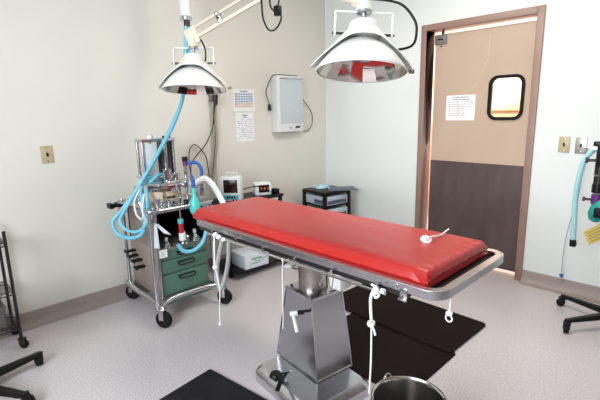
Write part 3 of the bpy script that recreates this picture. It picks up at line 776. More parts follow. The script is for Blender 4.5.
B((0.19, -1.995, 0.50), (0.58, -1.982, 0.765), 'side_panel', 'black_plastic', ct, bev=0.003)
for z0_, z1_ in ((0.425, 0.490), (0.325, 0.418), (0.170, 0.318)):
    dr = B((0.598, -2.352, z0_), (0.617, -1.995, z1_), 'drawer', 'green_paint', ct, bev=0.004)
    zh = z1_-0.035 if z1_-z0_ > 0.08 else (z0_+z1_)/2
    MB().tube([(0.617, -2.235, zh+0.008), (0.634, -2.235, zh+0.006), (0.638, -2.225, zh-0.010), (0.638, -2.125, zh-0.010), (0.634, -2.115, zh+0.006), (0.617, -2.115, zh+0.008)], 0.005, n=8, sub=3).box((0.617, -2.238, zh+0.004), (0.622, -2.112, zh+0.014), bev=0.001).build('handle', 'dark_metal', dr)
    
# foot frame: arched front bar and side bars
MB().tube([(0.70, -2.425, 0.137), (0.665, -2.38, 0.145), (0.645, -2.30, 0.155), (0.640, -2.15, 0.155), (0.645, -2.02, 0.150), (0.67, -1.95, 0.143), (0.695, -1.92, 0.137)], 0.019, n=12).build('front_bar', 'steel_rail', ct)
MB().box((0.60, -2.345, 0.110), (0.635, -1.985, 0.158), bev=0.006).build('toe_kick', 'green_paint', ct)
for y in (-2.405, -1.945): MB().tube([(0.08, y+0.02, 0.145), (0.25, y, 0.142), (0.50, y, 0.140), (0.68, y, 0.137)], 0.020, n=12).build('side_bar', 'steel', ct)
def caster(mb_parent, x, y, r_w, top, rot=0.3, fork='steel', tire='black_rubber', w_=0.026):
    T = Matrix.Translation((x, y, 0)) @ Matrix.Rotation(rot, 4, 'Z')
    mb = MB(T); mb.lathe([(r_w*0.55, -w_/2), (r_w*0.9, -w_/2), (r_w, -w_/4), (r_w, w_/4), (r_w*0.9, w_/2), (r_w*0.55, w_/2)], M=Matrix.Translation((0.012, 0, r_w+0.001)) @ Matrix.Rotation(PI/2, 4, 'X'), n=28, closed=True)
    mb.lathe([(0.0, -w_/2-0.001), (r_w*0.56, -w_/2), (r_w*0.56, w_/2), (0.0, w_/2+0.001)], M=Matrix.Translation((0.012, 0, r_w+0.001)) @ Matrix.Rotation(PI/2, 4, 'X'), n=20)
    wh = mb.build('caster', tire, mb_parent)
    mb = MB(T)
    for s_ in (-1, 1): mb.box((-0.012, s_*(w_/2+0.003)-0.0018, r_w), (0.022, s_*(w_/2+0.003)+0.0018, 2*r_w+0.012), bev=0.001)
    mb.box((-0.018, -w_/2-0.006, 2*r_w+0.006), (0.024, w_/2+0.006, 2*r_w+0.016), bev=0.002); mb.cyl((0, 0, 2*r_w+0.01), (0, 0, top), 0.010, n=14)
    mb.build('fork', fork, wh)
for x, y in ((0.70, -2.42), (0.095, -2.37), (0.695, -1.93), (0.095, -1.95)): caster(ct, x, y, 0.058, 0.140, 0.5, w_=0.036)
# four black hooks on the left flank
for x, z in ((0.20, 0.425), (0.235, 0.395), (0.30, 0.375), (0.34, 0.335)):
    MB().box((x-0.002, -2.425, z-0.007), (x+0.040, -2.36, z+0.007), bev=0.003).box((x-0.008, -2.432, z-0.010), (x+0.048, -2.420, z+0.010), bev=0.002).build('hook', 'black_plastic', ct)
# tray and the machine on it
tr = B((0.14, -2.425, 0.765), (0.665, -1.955, 0.795), 'tray', 'steel', ct, bev=0.006)
MB().tube([(0.66, -2.44, 0.792), (0.685, -2.40, 0.792), (0.69, -2.2, 0.792), (0.685, -2.0, 0.792), (0.66, -1.95, 0.792)], 0.008, n=10, sub=4).build('tray_rail', 'chrome', ct)
Tc = Matrix.Translation((0.46, -2.215, 0))
cn = MB(Tc).lathe([(0.0, 0.796), (0.098, 0.796), (0.100, 0.800), (0.100, 0.905), (0.0, 0.905)], n=40).build('absorber_canister', 'label_beige', ct)
mb = MB(Tc); mb.lathe([(0.101, 0.796), (0.108, 0.798), (0.108, 0.815), (0.101, 0.817)], n=40).lathe([(0.101, 0.886), (0.120, 0.889), (0.120, 0.905), (0.101, 0.908)], n=40)
for k in range(4):
    a = PI/4+k*PI/2+0.3; mb.cyl((0.112*math.cos(a), 0.112*math.sin(a), 0.796), (0.112*math.cos(a), 0.112*math.sin(a), 0.93), 0.007)
mb.build('canister_clamp', 'chrome', cn)
MB(Tc).box((0.0985, -0.03, 0.835), (0.1015, 0.035, 0.850)).build('label', 'ink_dark', cn)
mb = MB(Tc); mb.lathe([(0.0, 0.905), (0.135, 0.905), (0.152, 0.912), (0.152, 0.940), (0.142, 0.948), (0.09, 0.956), (0.06, 0.966), (0.0, 0.968)], n=48); dm = mb.build('valve_head', 'steel', ct)
for a_, b__, r__ in (((0.075, 0.0, 0.955), (0.075, 0.0, 1.035), 0.028), ((0.03, 0.09, 0.950), (0.03, 0.09, 0.995), 0.026)): MB(Tc).cyl(a_, b__, r__, bev=0.004).build('valve_dome', 'chrome', dm)
for a_, b__ in (((0.13, 0.06, 0.927), (0.18, 0.075, 0.927)), ((0.12, -0.08, 0.927), (0.18, -0.11, 0.927))): MB(Tc).cyl(a_, b__, 0.016).build('hose_port', 'chrome', dm)
for k_, (a_, b__, r__, mn_) in enumerate((((0.615, -2.34, 0.797), (0.615, -2.34, 0.86), 0.020, 'steel'), ((0.62, -2.26, 0.797), (0.62, -2.26, 0.835), 0.024, 'chrome'), ((0.63, -2.14, 0.797), (0.63, -2.14, 0.825), 0.018, 'dark_metal'), ((0.25, -2.30, 0.797), (0.25, -2.30, 0.90), 0.035, 'steel'), ((0.27, -2.06, 0.797), (0.27, -2.06, 0.88), 0.030, 'white_plastic'))):
    MB().cyl(a_, b__, r__, bev=0.004, mname=mn_).build('fitting', None, ct)
MB(Tc).lathe([(0.150, 0.915), (0.160, 0.919), (0.160, 0.934), (0.150, 0.938)], n=48).build('clamp_ring', 'chrome', dm)
# ventilator frame behind: chrome uprights, pale panel, dark cylinders
mb = MB()
for x, y in ((0.41, -2.315), (0.41, -2.09), (0.33, -2.315), (0.33, -2.09)): mb.cyl((x, y, 0.965), (x, y, 1.225), 0.011)
mb.box((0.32, -2.328, 1.215), (0.425, -2.078, 1.237), bev=0.005); mb.box((0.315, -2.335, 0.969), (0.43, -2.07, 0.985), bev=0.004); mb.cyl((0.28, -2.20, 0.795), (0.28, -2.20, 1.22), 0.012)
mb.box((0.28, -2.215, 1.10), (0.33, -2.185, 1.13), bev=0.002)
vf = mb.build('ventilator_frame', 'steel', ct)
MB().box((0.395, -2.300, 0.990), (0.412, -2.212, 1.205), bev=0.004).build('ventilator_panel', 'white_plastic', vf)
for k in range(3): MB().cyl((0.405, -2.190+k*0.038, 0.986), (0.405, -2.190+k*0.038, 1.214), 0.0175, n=20).build('flow_tube', ['dark_metal', 'steel', 'dark_metal'][k], vf)
MB().cyl((0.38, -2.24, 1.236), (0.38, -2.24, 1.262), 0.020, bev=0.004).build('top_knob', 'white_plastic', vf)
# pressure gauge on the side
MB().cyl((0.38, -2.12, 1.236), (0.38, -2.12, 1.252), 0.030, bev=0.004).build('vent_cap', 'dark_metal', vf)
# slim flow valve: clear body, purple band, black cap
mb = MB().cyl((0.52, -2.065, 0.795), (0.52, -2.065, 1.0), 0.011, mname='steel').cyl((0.52, -2.065, 0.98), (0.52, -2.065, 1.045), 0.014, mname='clear_plastic').cyl((0.52, -2.065, 1.04), (0.52, -2.065, 1.075), 0.017, mname='purple_plastic').cyl((0.52, -2.065, 1.073), (0.52, -2.065, 1.105), 0.021, mname='black_plastic', bev=0.003)
mb.build('relief_valve', None, ct)
MB().tube([(0.52, -2.055, 1.055), (0.54, -2.02, 1.062), (0.56, -1.985, 1.05), (0.575, -1.97, 1.00), (0.575, -1.975, 0.92), (0.59, -1.985, 0.86)], 0.0125, n=12, ridge=0.03).build('dark_blue_tube', 'blue_dark', ct)
mb = MB()
for (a, b_, r0) in [((0.60, -2.06, 0.90), (0.60, -1.97, 0.93), 0.016), ((0.585, -2.10, 0.86), (0.62, -2.02, 0.88), 0.013), ((0.58, -1.98, 0.82), (0.58, -1.98, 0.90), 0.017), ((0.60, -2.03, 0.80), (0.60, -2.03, 0.88), 0.014)]:
    mb.cyl(a, b_, r0, bev=0.003)
mb.build('tube_coupling', 'steel', ct)
mb = MB()
for (a, b_, r0) in [((0.23, -2.42, 0.77), (0.23, -2.50, 0.78), 0.012), ((0.20, -2.46, 0.79), (0.28, -2.46, 0.79), 0.010)]: mb.cyl(a, b_, r0, bev=0.003)
mb.box((0.20, -2.52, 0.765), (0.27, -2.49, 0.80), bev=0.004); mb.build('side_bracket', 'black_plastic', ct)
MB().cyl((0.29, -2.43, 0.755), (0.31, -2.475, 0.755), 0.022, bev=0.004, n=16).cyl((0.30, -2.455, 0.72), (0.30, -2.455, 0.77), 0.010).build('orange_knob', 'orange_plastic', ct)
# green cuffed inner hoses and straps below the tray
mb = MB().tube([(0.60, -2.42, 0.90), (0.62, -2.45, 0.80), (0.63, -2.44, 0.74), (0.62, -2.40, 0.72), (0.62, -2.38, 0.80)], 0.006, n=8)
mb.build('sample_line', 'white_hose', ct)
MB().tube([(0.46, -2.37, 0.93), (0.48, -2.435, 0.84), (0.52, -2.45, 0.76), (0.57, -2.44, 0.73), (0.60, -2.44, 0.75)], 0.006, n=8).build('sample_line', 'white_hose', ct)
# red topped flow regulator below the tray
rg = MB().cyl((0.64, -2.20, 0.665), (0.64, -2.20, 0.700), 0.020, bev=0.003, mname='button_teal').cyl((0.64, -2.20, 0.60), (0.64, -2.20, 0.667), 0.018, bev=0.003, mname='red_plastic').cyl((0.64, -2.195, 0.545), (0.64, -2.195, 0.60), 0.023, bev=0.004, mname='white_plastic').cyl((0.60, -2.195, 0.575), (0.645, -2.150, 0.565), 0.012, mname='steel').build('regulator', None, ct)
MB().tube([(0.64, -2.20, 0.695), (0.64, -2.20, 0.77)], 0.006, smooth=False, n=8).build('stem', 'steel', rg)
# label tag with a printed square, and clear masks on the cabinet top
B((0.635, -2.37, 0.455), (0.638, -2.315, 0.51), 'name_tag', 'paper_white', ct)
tg = MB()
for j in range(4): tg.box((0.6382, -2.362, 0.465+j*0.010), (0.6386, -2.328+0.006*(j % 2), 0.468+j*0.010))
tg.build('tag_print', 'ink_grey', ct)

def mask(x, y, z, s_, label):
    T = Matrix.Translation((x, y, z))
    o = root('face_mask', (x, y, z), label, 'mask', 'clear face masks on the cart')
    MB(T).lathe([(0.010*s_, 0.06*s_), (0.012*s_, 0.045*s_), (0.03*s_, 0.03*s_), (0.038*s_, 0.005*s_), (0.035*s_, 0.0), (0.03*s_, 0.005*s_), (0.02*s_, 0.025*s_), (0.008*s_, 0.045*s_)], n=20, closed=True).build('cup', 'clear_plastic', o)
    MB(T).cyl((0, 0, 0.042*s_), (0, 0, 0.075*s_), 0.011*s_).build('connector', 'white_plastic', o)
mask(0.57, -2.28, 0.502, 0.9, 'clear plastic face mask on the green cart cabinet, left one')
mask(0.575, -2.15, 0.502, 1.15, 'clear plastic face mask on the green cart cabinet, middle one')
mask(0.57, -2.06, 0.502, 1.1, 'clear plastic face mask on the green cart cabinet, right one')
# hanging clear bags / straps at the left corner
mb = MB()
for (a, b_, c_, d_) in [((0.66, -2.40, 0.71), (0.67, -2.34, 0.63), (0.67, -2.29, 0.61), (0.66, -2.37, 0.70)), ((0.67, -2.40, 0.70), (0.68, -2.42, 0.55), (0.68, -2.385, 0.54), (0.67, -2.385, 0.70))]:
    vs = [Vector(q) for q in (a, b_, c_, d_)]; vs += [q+Vector((-0.005, 0, 0)) for q in vs]
    mb.add(vs, [(0, 1, 2, 3), (7, 6, 5, 4), (0, 4, 5, 1), (1, 5, 6, 2), (2, 6, 7, 3), (3, 7, 4, 0)])
single(mb.build('strap', 'box_white'), 'pale strap hanging at the left corner of the cart tray', 'strap')

# teal reservoir bag
rb = root('reservoir_bag', (0.655, -2.09, 0.69), 'teal rubber reservoir bag hanging beside the red pad', 'breathing bag')
T = Matrix.Translation((0.68, -2.105, 0.02))
MB(T).lathe([(0.0, 0.690), (0.020, 0.697), (0.034, 0.720), (0.038, 0.750), (0.034, 0.785), (0.020, 0.815), (0.012, 0.845), (0.012, 0.89)], n=24).build('bag', 'teal_rubber', rb)
MB(T).cyl((0, 0, 0.885), (0, 0, 0.945), 0.014, bev=0.003).tube([(0, 0, 0.93), (-0.02, 0.01, 0.955), (-0.06, 0.02, 0.96)], 0.010).build('neck_fitting', 'blue_dark', rb)
# blue patient hose, U under the tray
single(MB().tube([(0.66, -2.00, 0.76), (0.70, -2.03, 0.70), (0.715, -2.045, 0.62), (0.71, -2.075, 0.53), (0.70, -2.125, 0.482), (0.69, -2.18, 0.470), (0.68, -2.225, 0.490), (0.67, -2.25, 0.535)], 0.0135, n=12, ridge=0.04).build('patient_hose', 'blue_hose'),
       'short light blue hose in a U in front of the green drawers', 'hose')
# white corrugated hose arching over to behind the table
single(MB().tube([(0.57, -2.07, 0.91), (0.602, -2.037, 0.925), (0.594, -1.966, 0.945), (0.640, -1.927, 0.90), (0.70, -1.898, 0.791), (0.744, -1.880, 0.684), (0.76, -1.85, 0.50)], 0.021, n=14, ridge=0.04).build('scavenging_hose', 'white_hose'),
       'thick white corrugated hose arching between the cart and the table', 'hose')
# grey hose looped in a V below the left end of the table
single(MB().tube([(1.31, -2.31, 0.765), (1.295, -2.31, 0.695), (1.255, -2.31, 0.60), (1.232, -2.31, 0.52), (1.232, -2.31, 0.44), (1.242, -2.305, 0.40), (1.262, -2.30, 0.42), (1.31, -2.30, 0.52), (1.340, -2.30, 0.62), (1.355, -2.30, 0.765)], 0.0125, n=12).build('suction_hose', 'grey_hose'),
       'grey rubber hose looped in a V below the table end', 'hose')

# wall outlet with cords behind the left lamp
wo = root('wall_outlet', (0.02, -1.474, 1.52), 'grey outlet box with tan cords running down the beige wall', 'outlet')
B((0.001, -1.505, 1.50), (0.045, -1.445, 1.60), 'outlet_box', 'worn_grey', wo, bev=0.004)
MB().cyl((0.06, -1.474, 1.555), (0.06, -1.474, 1.47), 0.024, 0.016).build('plug', 'dark_metal', wo)
for dy, mn in ((-0.012, 'cord_tan'), (0.0, 'worn_grey'), (0.012, 'cord_tan')):
    MB().tube([(0.055, -1.474+dy, 1.50), (0.03, -1.478+dy*1.5, 1.40), (0.025, -1.475+dy*2, 1.20), (0.025, -1.50+dy*1.5, 1.0), (0.03, -1.53+dy*3, 0.86), (0.05, -1.54+dy*3, 0.72)], 0.0062, n=8).build('cord', mn, wo)
MB().tube([(0.05, -1.475, 1.50), (0.03, -1.50, 1.28), (0.03, -1.58, 1.14), (0.03, -1.68, 1.05), (0.04, -1.74, 0.98), (0.06, -1.76, 0.90), (0.08, -1.78, 0.80)], 0.004, n=8).build('cord', 'black_plastic', wo)
MB().tube([(0.05, -1.73, 0.80), (0.03, -1.75, 0.95), (0.03, -1.745, 1.08), (0.03, -1.71, 1.14), (0.03, -1.66, 1.13), (0.03, -1.59, 1.04), (0.03, -1.57, 0.92), (0.05, -1.57, 0.78)], 0.0045, n=8).build('cord', 'dark_metal', wo)

# ------------------------------------------------------------ low stand with monitors
sd = root('equipment_stand', (0.25, -1.3, 0), 'low dark wooden stand behind the table, carrying two monitors', 'stand')
B((0.03, -1.62, 0.632), (0.335, -0.965, 0.655), 'top', 'black_plastic', sd, bev=0.003)
B((0.03, -1.60, 0.055), (0.44, -0.985, 0.073), 'lower_shelf', 'black_plastic', sd, bev=0.003)  # shelf coloured black to carry the dark shadow below the stand
for x in (0.055, 0.310):
    for y in (-1.590, -0.990): B((x-0.014, y-0.014, 0.0), (x+0.014, y+0.014, 0.632), 'leg', 'black_plastic', sd, bev=0.003)
def monitor(x, y, z, w_, h_, d_, rot, label, big):
    global last_monitor
    T = Matrix.Translation((x, y, z)) @ Matrix.Rotation(rot, 4, 'Z')     # screen faces local +x, width along local y
    o = root('patient_monitor', (x, y, z), label, 'monitor'); last_monitor = o
    B((-d_/2, -w_/2, 0.001), (d_/2, w_/2, h_), 'casing', 'white_plastic', o, 0.014, M=T)
    if big:
        sc = B((d_/2-0.002, -w_*0.33, h_*0.36), (d_/2+0.002, w_*0.36, h_*0.88), 'screen', 'screen_dark', o, 0.001, M=T)
        B((d_/2-0.002, -w_*0.40, h_*0.10), (d_/2+0.003, w_*0.40, h_*0.28), 'button_panel', 'button_teal', o, 0.001, M=T)
        mb = MB(T)
        for k in range(4): mb.box((d_/2+0.002, -w_*0.20+k*w_*0.12, h_*0.15), (d_/2+0.006, -w_*0.20+k*w_*0.12+0.014, h_*0.23), bev=0.001)
        mb.build('button', 'ink_dark', o)
        MB(T).tube([(0, -w_*0.32, h_-0.005), (0, -w_*0.25, h_+0.024), (0, w_*0.0, h_+0.030), (0, w_*0.25, h_+0.024), (0, w_*0.32, h_-0.005)], 0.006, n=8).build('handle', 'white_plastic', o)
        mb = MB(T)
        for k in range(2): mb.cyl((d_/2-0.002, w_*0.30-k*0.028, h_*0.06), (d_/2+0.012, w_*0.30-k*0.028, h_*0.06), 0.008)
        mb.build('sensor_socket', 'black_plastic', o)
    else:
        B((d_/2-0.002, -w_*0.28, h_*0.26), (d_/2+0.002, w_*0.36, h_*0.86), 'screen', 'screen_dark', o, 0.001, M=T)
        mb = MB(T)
        for k in range(3): mb.box((d_/2+0.0022, -w_*0.16+k*0.03, h_*0.5), (d_/2+0.003, -w_*0.16+k*0.03+0.013, h_*0.66))
        mb.build('digits', 'orange_plastic', o)
        MB(T).cyl((d_/2-0.002, w_*0.42, h_*0.28), (d_/2+0.008, w_*0.42, h_*0.28), 0.010).build('dial', 'button_teal', o)
        MB(T).box((-0.02, -w_*0.05, h_-0.003), (0.03, w_*0.2, h_+0.008), bev=0.003).build('handle', 'white_plastic', o)
monitor(0.235, -1.475, 0.656, 0.175, 0.215, 0.12, math.radians(-50), 'white patient monitor with teal buttons and handle, the taller one', True)
monitor(0.225, -1.135, 0.656, 0.155, 0.115, 0.12, math.radians(-26), 'small low white monitor with amber digits, right of the taller one', False)
MB().tube([(0.27, -1.38, 0.745), (0.26, -1.28, 0.752), (0.26, -1.20, 0.748)], 0.005, n=8).build('cable', 'black_plastic', last_monitor)
mb = MB(); mb.box((0.23, -1.035, 0.6555), (0.30, -0.985, 0.700), bev=0.004)
single(mb.build('power_adapter', 'black_plastic'), 'black adapter on the stand right of the small monitor', 'adapter')

# white box on the lower shelf
T = Matrix.Translation((0.325, -1.385, 0.074)) @ Matrix.Rotation(math.radians(-4), 4, 'Z')
bxr = root('supply_box', (0.325, -1.385, 0.074), 'white cardboard supply box below the red pad, on the stand\'s lower shelf', 'box')
B((-0.115, -0.125, 0.0), (0.115, 0.125, 0.120), 'carton', 'box_white', bxr, 0.008, M=T)
B((-0.121, -0.131, 0.112), (0.121, 0.131, 0.127), 'lid', 'box_white', bxr, 0.006, M=T)
mb = MB(T)
for y0_, y1_, z0_, z1_ in ((-0.06, 0.05, 0.075, 0.092), (-0.03, 0.07, 0.055, 0.063), (-0.07, 0.03, 0.04, 0.048), (0.06, 0.10, 0.07, 0.078)): mb.box((0.1152, y0_, z0_), (0.1158, y1_, z1_))
mb.build('printed_label', 'box_print_green', bxr)
single(MB().tube([(0.42, -0.70, 0.006), (0.38, -0.85, 0.006), (0.40, -1.00, 0.006), (0.46, -1.12, 0.005), (0.52, -1.02, 0.005), (0.50, -0.92, 0.006), (0.60, -0.95, 0.006), (0.62, -1.05, 0.006), (0.55, -1.085, 0.010)], 0.005, n=8).build('extension_cord', 'black_plastic'), 'coiled black cord on the floor behind the table column', 'cord')
mb = MB().box((-0.03, -0.018, 0), (0.03, 0.018, 0.025), M=Matrix.Translation((0.50, -1.10, 0.001)) @ Matrix.Rotation(0.6, 4, 'Z'), bev=0.006)
for k in (-1, 1): mb.box((0.03, k*0.009-0.001, 0.010), (0.048, k*0.009+0.001, 0.016), M=Matrix.Translation((0.50, -1.10, 0.001)) @ Matrix.Rotation(0.6, 4, 'Z'))
single(mb.build('power_plug', 'white_plastic'), 'white plug on the floor beside the coiled black cord', 'plug')

# ------------------------------------------------------------ black drawer tower in the corner
T = Matrix.Translation((0.330, -0.365, 0)) @ Matrix.Rotation(math.radians(-7), 4, 'Z')
dt = root('drawer_tower', (0.315, -0.345, 0), 'black plastic drawer tower with translucent drawers in the room corner', 'drawer unit')
hw = 0.160; HT = 0.615
mb = MB(T)
for sx in (-1, 1):
    for sy in (-1, 1): mb.box((sx*hw-0.018, sy*hw-0.018, 0.0), (sx*hw+0.018, sy*hw+0.018, HT-0.01), bev=0.003)
for z in (0.05, 0.19, 0.33, 0.465):
    mb.box((-hw, -hw-0.006, z-0.010), (hw, hw+0.006, z+0.010), bev=0.002); mb.box((-hw-0.006, -hw, z-0.010), (hw+0.006, hw, z+0.010), bev=0.002)
mb.build('frame', 'black_plastic', dt)
MB(T).box((-hw-0.018, -hw-0.018, HT-0.034), (hw+0.018, hw+0.018, HT), bev=0.005).build('top', 'black_plastic', dt)
for z in (0.062, 0.202, 0.342, 0.477):
    dh = 0.092 if z < 0.4 else 0.090
    d_ = MB(T).box((-hw+0.018, -hw-0.002, z), (hw+0.010, hw-0.018, z+dh), bev=0.006).build('drawer', 'drawer_clear', dt)
    MB(T).box((hw+0.008, -0.05, z+dh*0.62), (hw+0.022, 0.05, z+dh*0.78), bev=0.003).build('handle', 'drawer_clear', d_)
    MB(T).box((hw*0.0, -hw-0.0035, z+0.012), (hw*0.8, -hw-0.0022, z+dh*0.6)).box((hw+0.0102, -0.13, z+0.01), (hw+0.0116, 0.12, z+dh*0.5)).build('contents', 'clip_slate', d_)
tp = root('clipboard', (0.40, -0.24, HT), 'slate clipboard lying over the right edge of the black drawer tower', 'clipboard')
B((-0.09, -0.145, 0.001), (0.13, 0.145, 0.006), 'board', 'clip_slate', tp, 0.001, M=Matrix.Translation((0.45, -0.27, HT)) @ Matrix.Rotation(math.radians(-38), 4, 'Z'))
MB(Matrix.Translation((0.45, -0.27, HT)) @ Matrix.Rotation(math.radians(-38), 4, 'Z')).box((-0.05, -0.138, 0.006), (0.05, -0.118, 0.016), bev=0.003).build('clip', 'steel', tp)
mb = MB(); random.seed(9)
nx_ = 16
vs = []; fs = []
for lay in (0, 1):
    for i in range(nx_+1):
        for j in range(nx_+1):
            u, v_ = i/nx_, j/nx_
            e = min(u, 1-u, v_, 1-v_)
            hgt = 0.003+0.030*min(1, e*5)*(0.65+0.35*math.sin(u*9+v_*4)*math.cos(v_*11))
            vs.append((0.165+0.13*u+0.02*math.sin(v_*5), -0.42+0.20*v_+0.02*math.sin(u*6), HT+0.0015+(hgt if lay else 0)))
n2_ = (nx_+1)
for i in range(nx_):
    for j in range(nx_):
        a = i*n2_+j; fs.append((a, a+1, a+n2_+1, a+n2_)); k = n2_*n2_; fs.append((k+a, k+a+n2_, k+a+n2_+1, k+a+1))
for i in range(nx_):
    k = n2_*n2_
    for a, c_ in ((i, i+1), (nx_*n2_+i, nx_*n2_+i+1), (i*n2_, (i+1)*n2_), (i*n2_+nx_, (i+1)*n2_+nx_)): fs.append((a, c_, k+c_, k+a))
single(mb.add(vs, fs).build('folded_cloth', 'cloth_blue', sharp=80), 'pale blue folded cloth on top of the black drawer tower', 'cloth')

# ------------------------------------------------------------ gas stand cut by the right edge
gs = root('gas_machine_stand', (2.84, -0.40, 0), 'wheeled gas machine stand cut off by the right picture edge', 'medical stand')
cx_, cy_ = 2.84, -0.40
MB().cyl((cx_, cy_, 0.06), (cx_, cy_, 1.30), 0.016).build('pole', 'dark_metal', gs)
MB().cyl((cx_, cy_, 0.060), (cx_, cy_, 0.115), 0.045, 0.030, n=24, bev=0.004).build('hub', 'black_plastic', gs)
for k in range(5):
    a = math.radians(161+73*k); ex, ey = cx_+0.34*math.cos(a), cy_+0.34*math.sin(a)
    lg = MB(); q = Vector((ex-cx_, ey-cy_, 0)).to_track_quat('X', 'Z').to_matrix().to_4x4()
    lg.add([(0.0, -0.022, 0.068), (0.0, 0.022, 0.068), (0.0, 0.016, 0.108), (0.0, -0.016, 0.108), (0.35, -0.014, 0.068), (0.35, 0.014, 0.068), (0.35, 0.010, 0.088), (0.35, -0.010, 0.088)],
           [(0, 1, 2, 3), (7, 6, 5, 4), (0, 4, 5, 1), (1, 5, 6, 2), (2, 6, 7, 3), (3, 7, 4, 0)], M=Matrix.Translation((cx_, cy_, 0)) @ q)
    lo = lg.build('leg', 'black_plastic', gs); caster(lo, ex, ey, 0.026, 0.072, a+0.8, 'black_plastic', 'black_rubber', 0.03)
B((2.63, -0.37, 1.02), (2.86, -0.30, 1.16), 'bracket', 'black_plastic', gs, 0.006); B((2.66, -0.42, 0.70), (2.86, -0.37, 0.76), 'bracket', 'black_plastic', gs, 0.004)
mb = MB().cyl((2.650, -0.32, 0.90), (2.650, -0.32, 1.13), 0.030, mname='dark_metal', n=24, bev=0.004).cyl((2.650, -0.32, 0.845), (2.650, -0.32, 0.905), 0.034, mname='black_plastic', n=24, bev=0.004).cyl((2.650, -0.32, 0.835), (2.650, -0.32, 0.77), 0.031, mname='purple_plastic', n=24, bev=0.003).cyl((2.650, -0.32, 0.955), (2.650, -0.32, 0.968), 0.0335, mname='chrome', n=24).cyl((2.650, -0.32, 0.77), (2.650, -0.32, 0.73), 0.024, mname='dark_metal', n=20)
mb.build('vaporizer', None, gs)
MB().cyl((2.63, -0.33, 1.055), (2.575, -0.34, 1.055), 0.009).cyl((2.585, -0.338, 1.055), (2.568, -0.341, 1.055), 0.019, bev=0.003).build('valve_knob', 'dark_metal', gs); MB().cyl((2.63, -0.33, 0.80), (2.585, -0.34, 0.80), 0.008).cyl((2.592, -0.338, 0.80), (2.576, -0.341, 0.80), 0.015, bev=0.003).build('valve_knob', 'dark_metal', gs)
MB().box((2.59, -0.335, 1.118), (2.63, -0.285, 1.145), bev=0.004).build('clip', 'white_plastic', gs)
MB().box((2.60, -0.335, 1.145), (2.64, -0.285, 1.175), bev=0.004).build('dark_cap', 'black_plastic', gs)
T = Matrix.Translation((2.672, -0.33, 0.735)) @ Matrix.Scale(1.15, 4) @ Matrix.Rotation(math.radians(18), 4, 'Y')
gb = root('breathing_bag', (2.685, -0.31, 0.66), 'dark green rubber breathing bag on the stand at the right edge', 'breathing bag')
MB(T).lathe([(0.0, -0.075), (0.025, -0.066), (0.043, -0.035), (0.046, 0.0), (0.038, 0.035), (0.02, 0.060), (0.014, 0.085)], n=24).build('bag', 'teal_dark', gb)
tg_ = root('paper_tag', (2.70, -0.31, 0.52), 'yellow paper tag hanging on the stand at the right edge', 'tag')
Tt = Matrix.Translation((2.675, -0.34, 0.580)) @ Matrix.Scale(1.15, 4) @ Matrix.Rotation(math.radians(45), 4, 'Z') @ Matrix.Rotation(math.radians(-28), 4, 'Y')
B((-0.06, -0.001, -0.045), (0.06, 0.001, 0.045), 'card', 'paper_yellow', tg_, M=Tt)
mb = MB(Tt)
for k in range(4): mb.box((-0.045, -0.0016, 0.022-k*0.018), (0.04-0.01*k, -0.0011, 0.026-k*0.018))
mb.build('printed_lines', 'ink_grey', tg_)
hs = root('breathing_hose', (2.545, -0.3, 0.47), 'light blue corrugated hose hanging by the white wall, at the right edge', 'hose')
MB().tube([(2.72, -0.30, 1.12), (2.66, -0.30, 1.135), (2.61, -0.30, 1.125), (2.573, -0.30, 1.085), (2.548, -0.30, 1.02), (2.533, -0.30, 0.90), (2.528, -0.30, 0.78), (2.535, -0.30, 0.66), (2.542, -0.30, 0.50)], 0.017, n=12, ridge=0.05).build('tube', 'pale_hose', hs)
MB().cyl((2.542, -0.30, 0.505), (2.543, -0.30, 0.455), 0.020, bev=0.003).cyl((2.53, -0.30, 0.478), (2.565, -0.30, 0.470), 0.012, bev=0.002).build('end_fitting', 'black_plastic', hs)
th = root('clear_tube', (2.435, -0.03, 0.12), 'thin clear tube hanging down the white wall to the skirting', 'tube')
MB().tube([(2.50, -0.02, 1.10), (2.497, -0.03, 0.95), (2.485, -0.03, 0.75), (2.445, -0.03, 0.5), (2.433, -0.03, 0.3), (2.435, -0.03, 0.14)], 0.0035, n=8).build('line', 'clear_plastic', th)
MB().cyl((2.435, -0.03, 0.145), (2.435, -0.03, 0.118), 0.010, bev=0.002).cyl((2.418, -0.03, 0.135), (2.452, -0.03, 0.135), 0.005).build('tip', 'blue_dark', th)
MB().cyl((2.50, -0.001, 1.10), (2.50, -0.03, 1.10), 0.010, bev=0.002).build('wall_barb', 'chrome', th)

# ------------------------------------------------------------ chrome trolley and stool cut by the left edge
tr2 = root('wire_trolley', (0.20, -3.38, 0), 'chrome wire shelf trolley cut off by the left picture edge', 'trolley')
for x in (0.07, 0.30):
    for y in (-3.15, -3.62):
        po = MB().cyl((x, y, 0.07), (x, y, 0.75), 0.009, n=14)
        for k in range(5): po.lathe([(0.0105, 0), (0.0105, 0.004)], M=Matrix.Translation((x, y, 0.2+k*0.12)), n=14)
        po.build('post', 'dark_metal', tr2); 
        caster(tr2, x, y, 0.026, 0.09, 0.9, 'dark_metal', 'black_rubber', 0.02)
for z in (0.15, 0.375, 0.68):
    mb = MB()
    for zz in (z, z-0.022):
        mb.tube([(0.07, -3.15, zz), (0.30, -3.15, zz), (0.30, -3.62, zz), (0.07, -3.62, zz)], 0.0035, n=8, smooth=False, closed=True)
    for k in range(12): mb.cyl((0.07+0.23*k/11, -3.15, z), (0.07+0.23*k/11, -3.62, z), 0.0018, n=6)
    for k in range(10):
        yy = -3.15-0.47*k/9; mb.tube([(0.30, yy, z), (0.30, yy-0.024, z-0.022)], 0.0018, n=6, smooth=False)
    mb.build('wire_shelf', 'dark_metal', tr2)
bt = root('plastic_bin', (0.2, -3.3, 0.152), 'grey plastic tub on the lower shelf of the wire trolley', 'bin')
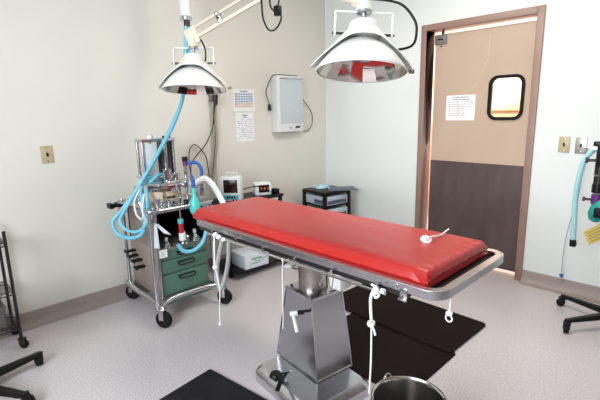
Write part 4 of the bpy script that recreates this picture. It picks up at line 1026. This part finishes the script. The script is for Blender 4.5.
mb = MB(); ring_prism(mb, rrect(0.10, -3.42, 0.275, -3.20, 0.02, 4), rrect(0.104, -3.416, 0.271, -3.204, 0.018, 4), 0.153, 0.27); mb.prism(rrect(0.10, -3.42, 0.275, -3.20, 0.02, 4), 0.1525, 0.157); mb.build('tub', 'worn_grey', bt)
mb = MB(); ring_prism(mb, rrect(0.094, -3.426, 0.281, -3.194, 0.024, 4), rrect(0.104, -3.416, 0.271, -3.204, 0.018, 4), 0.27, 0.278); mb.build('rim', 'worn_grey', bt)
so = root('rolling_stool', (0.66, -3.45, 0), 'black rolling stool base with casters at the lower left corner', 'stool')
cx_, cy_ = 0.68, -3.45
MB().cyl((cx_, cy_, 0.06), (cx_, cy_, 0.10), 0.045, 0.035, n=24, bev=0.004).cyl((cx_, cy_, 0.10), (cx_, cy_, 0.44), 0.018, n=18).build('gas_lift', 'black_plastic', so)
MB().cyl((cx_, cy_, 0.44), (cx_, cy_, 0.52), 0.18, 0.185, n=40, bev=0.02).build('seat', 'black_plastic', so)
for k in range(5):
    a = math.radians(104+72*k); ex, ey = cx_+0.33*math.cos(a), cy_+0.33*math.sin(a)
    q = Vector((ex-cx_, ey-cy_, 0)).to_track_quat('X', 'Z').to_matrix().to_4x4()
    lo = MB().add([(0.0, -0.028, 0.062), (0.0, 0.028, 0.062), (0.0, 0.020, 0.100), (0.0, -0.020, 0.100), (0.345, -0.016, 0.062), (0.345, 0.016, 0.062), (0.345, 0.012, 0.084), (0.345, -0.012, 0.084)],
           [(0, 1, 2, 3), (7, 6, 5, 4), (0, 4, 5, 1), (1, 5, 6, 2), (2, 6, 7, 3), (3, 7, 4, 0)], M=Matrix.Translation((cx_, cy_, 0)) @ q).build('leg', 'black_plastic', so)
    caster(lo, ex, ey, 0.031, 0.072, a+1.0, 'black_plastic', 'black_rubber', 0.034)

# ceiling panel added out of the frame to brighten the room
cl = root('added_ceiling_panel', (1.9, -1.3, H), 'unseen ceiling light panel added to brighten the room', 'light')
mb = MB(); ring_prism(mb, rrect(1.28, -1.62, 2.52, -0.98, 0.01, 2), rrect(1.32, -1.58, 2.48, -1.02, 0.008, 2), 2.672, 2.6999); mb.build('frame', 'lamp_white', cl)
MB().box((1.32, -1.58, 2.685), (2.48, -1.02, 2.690)).build('diffuser', 'diffuser', cl)
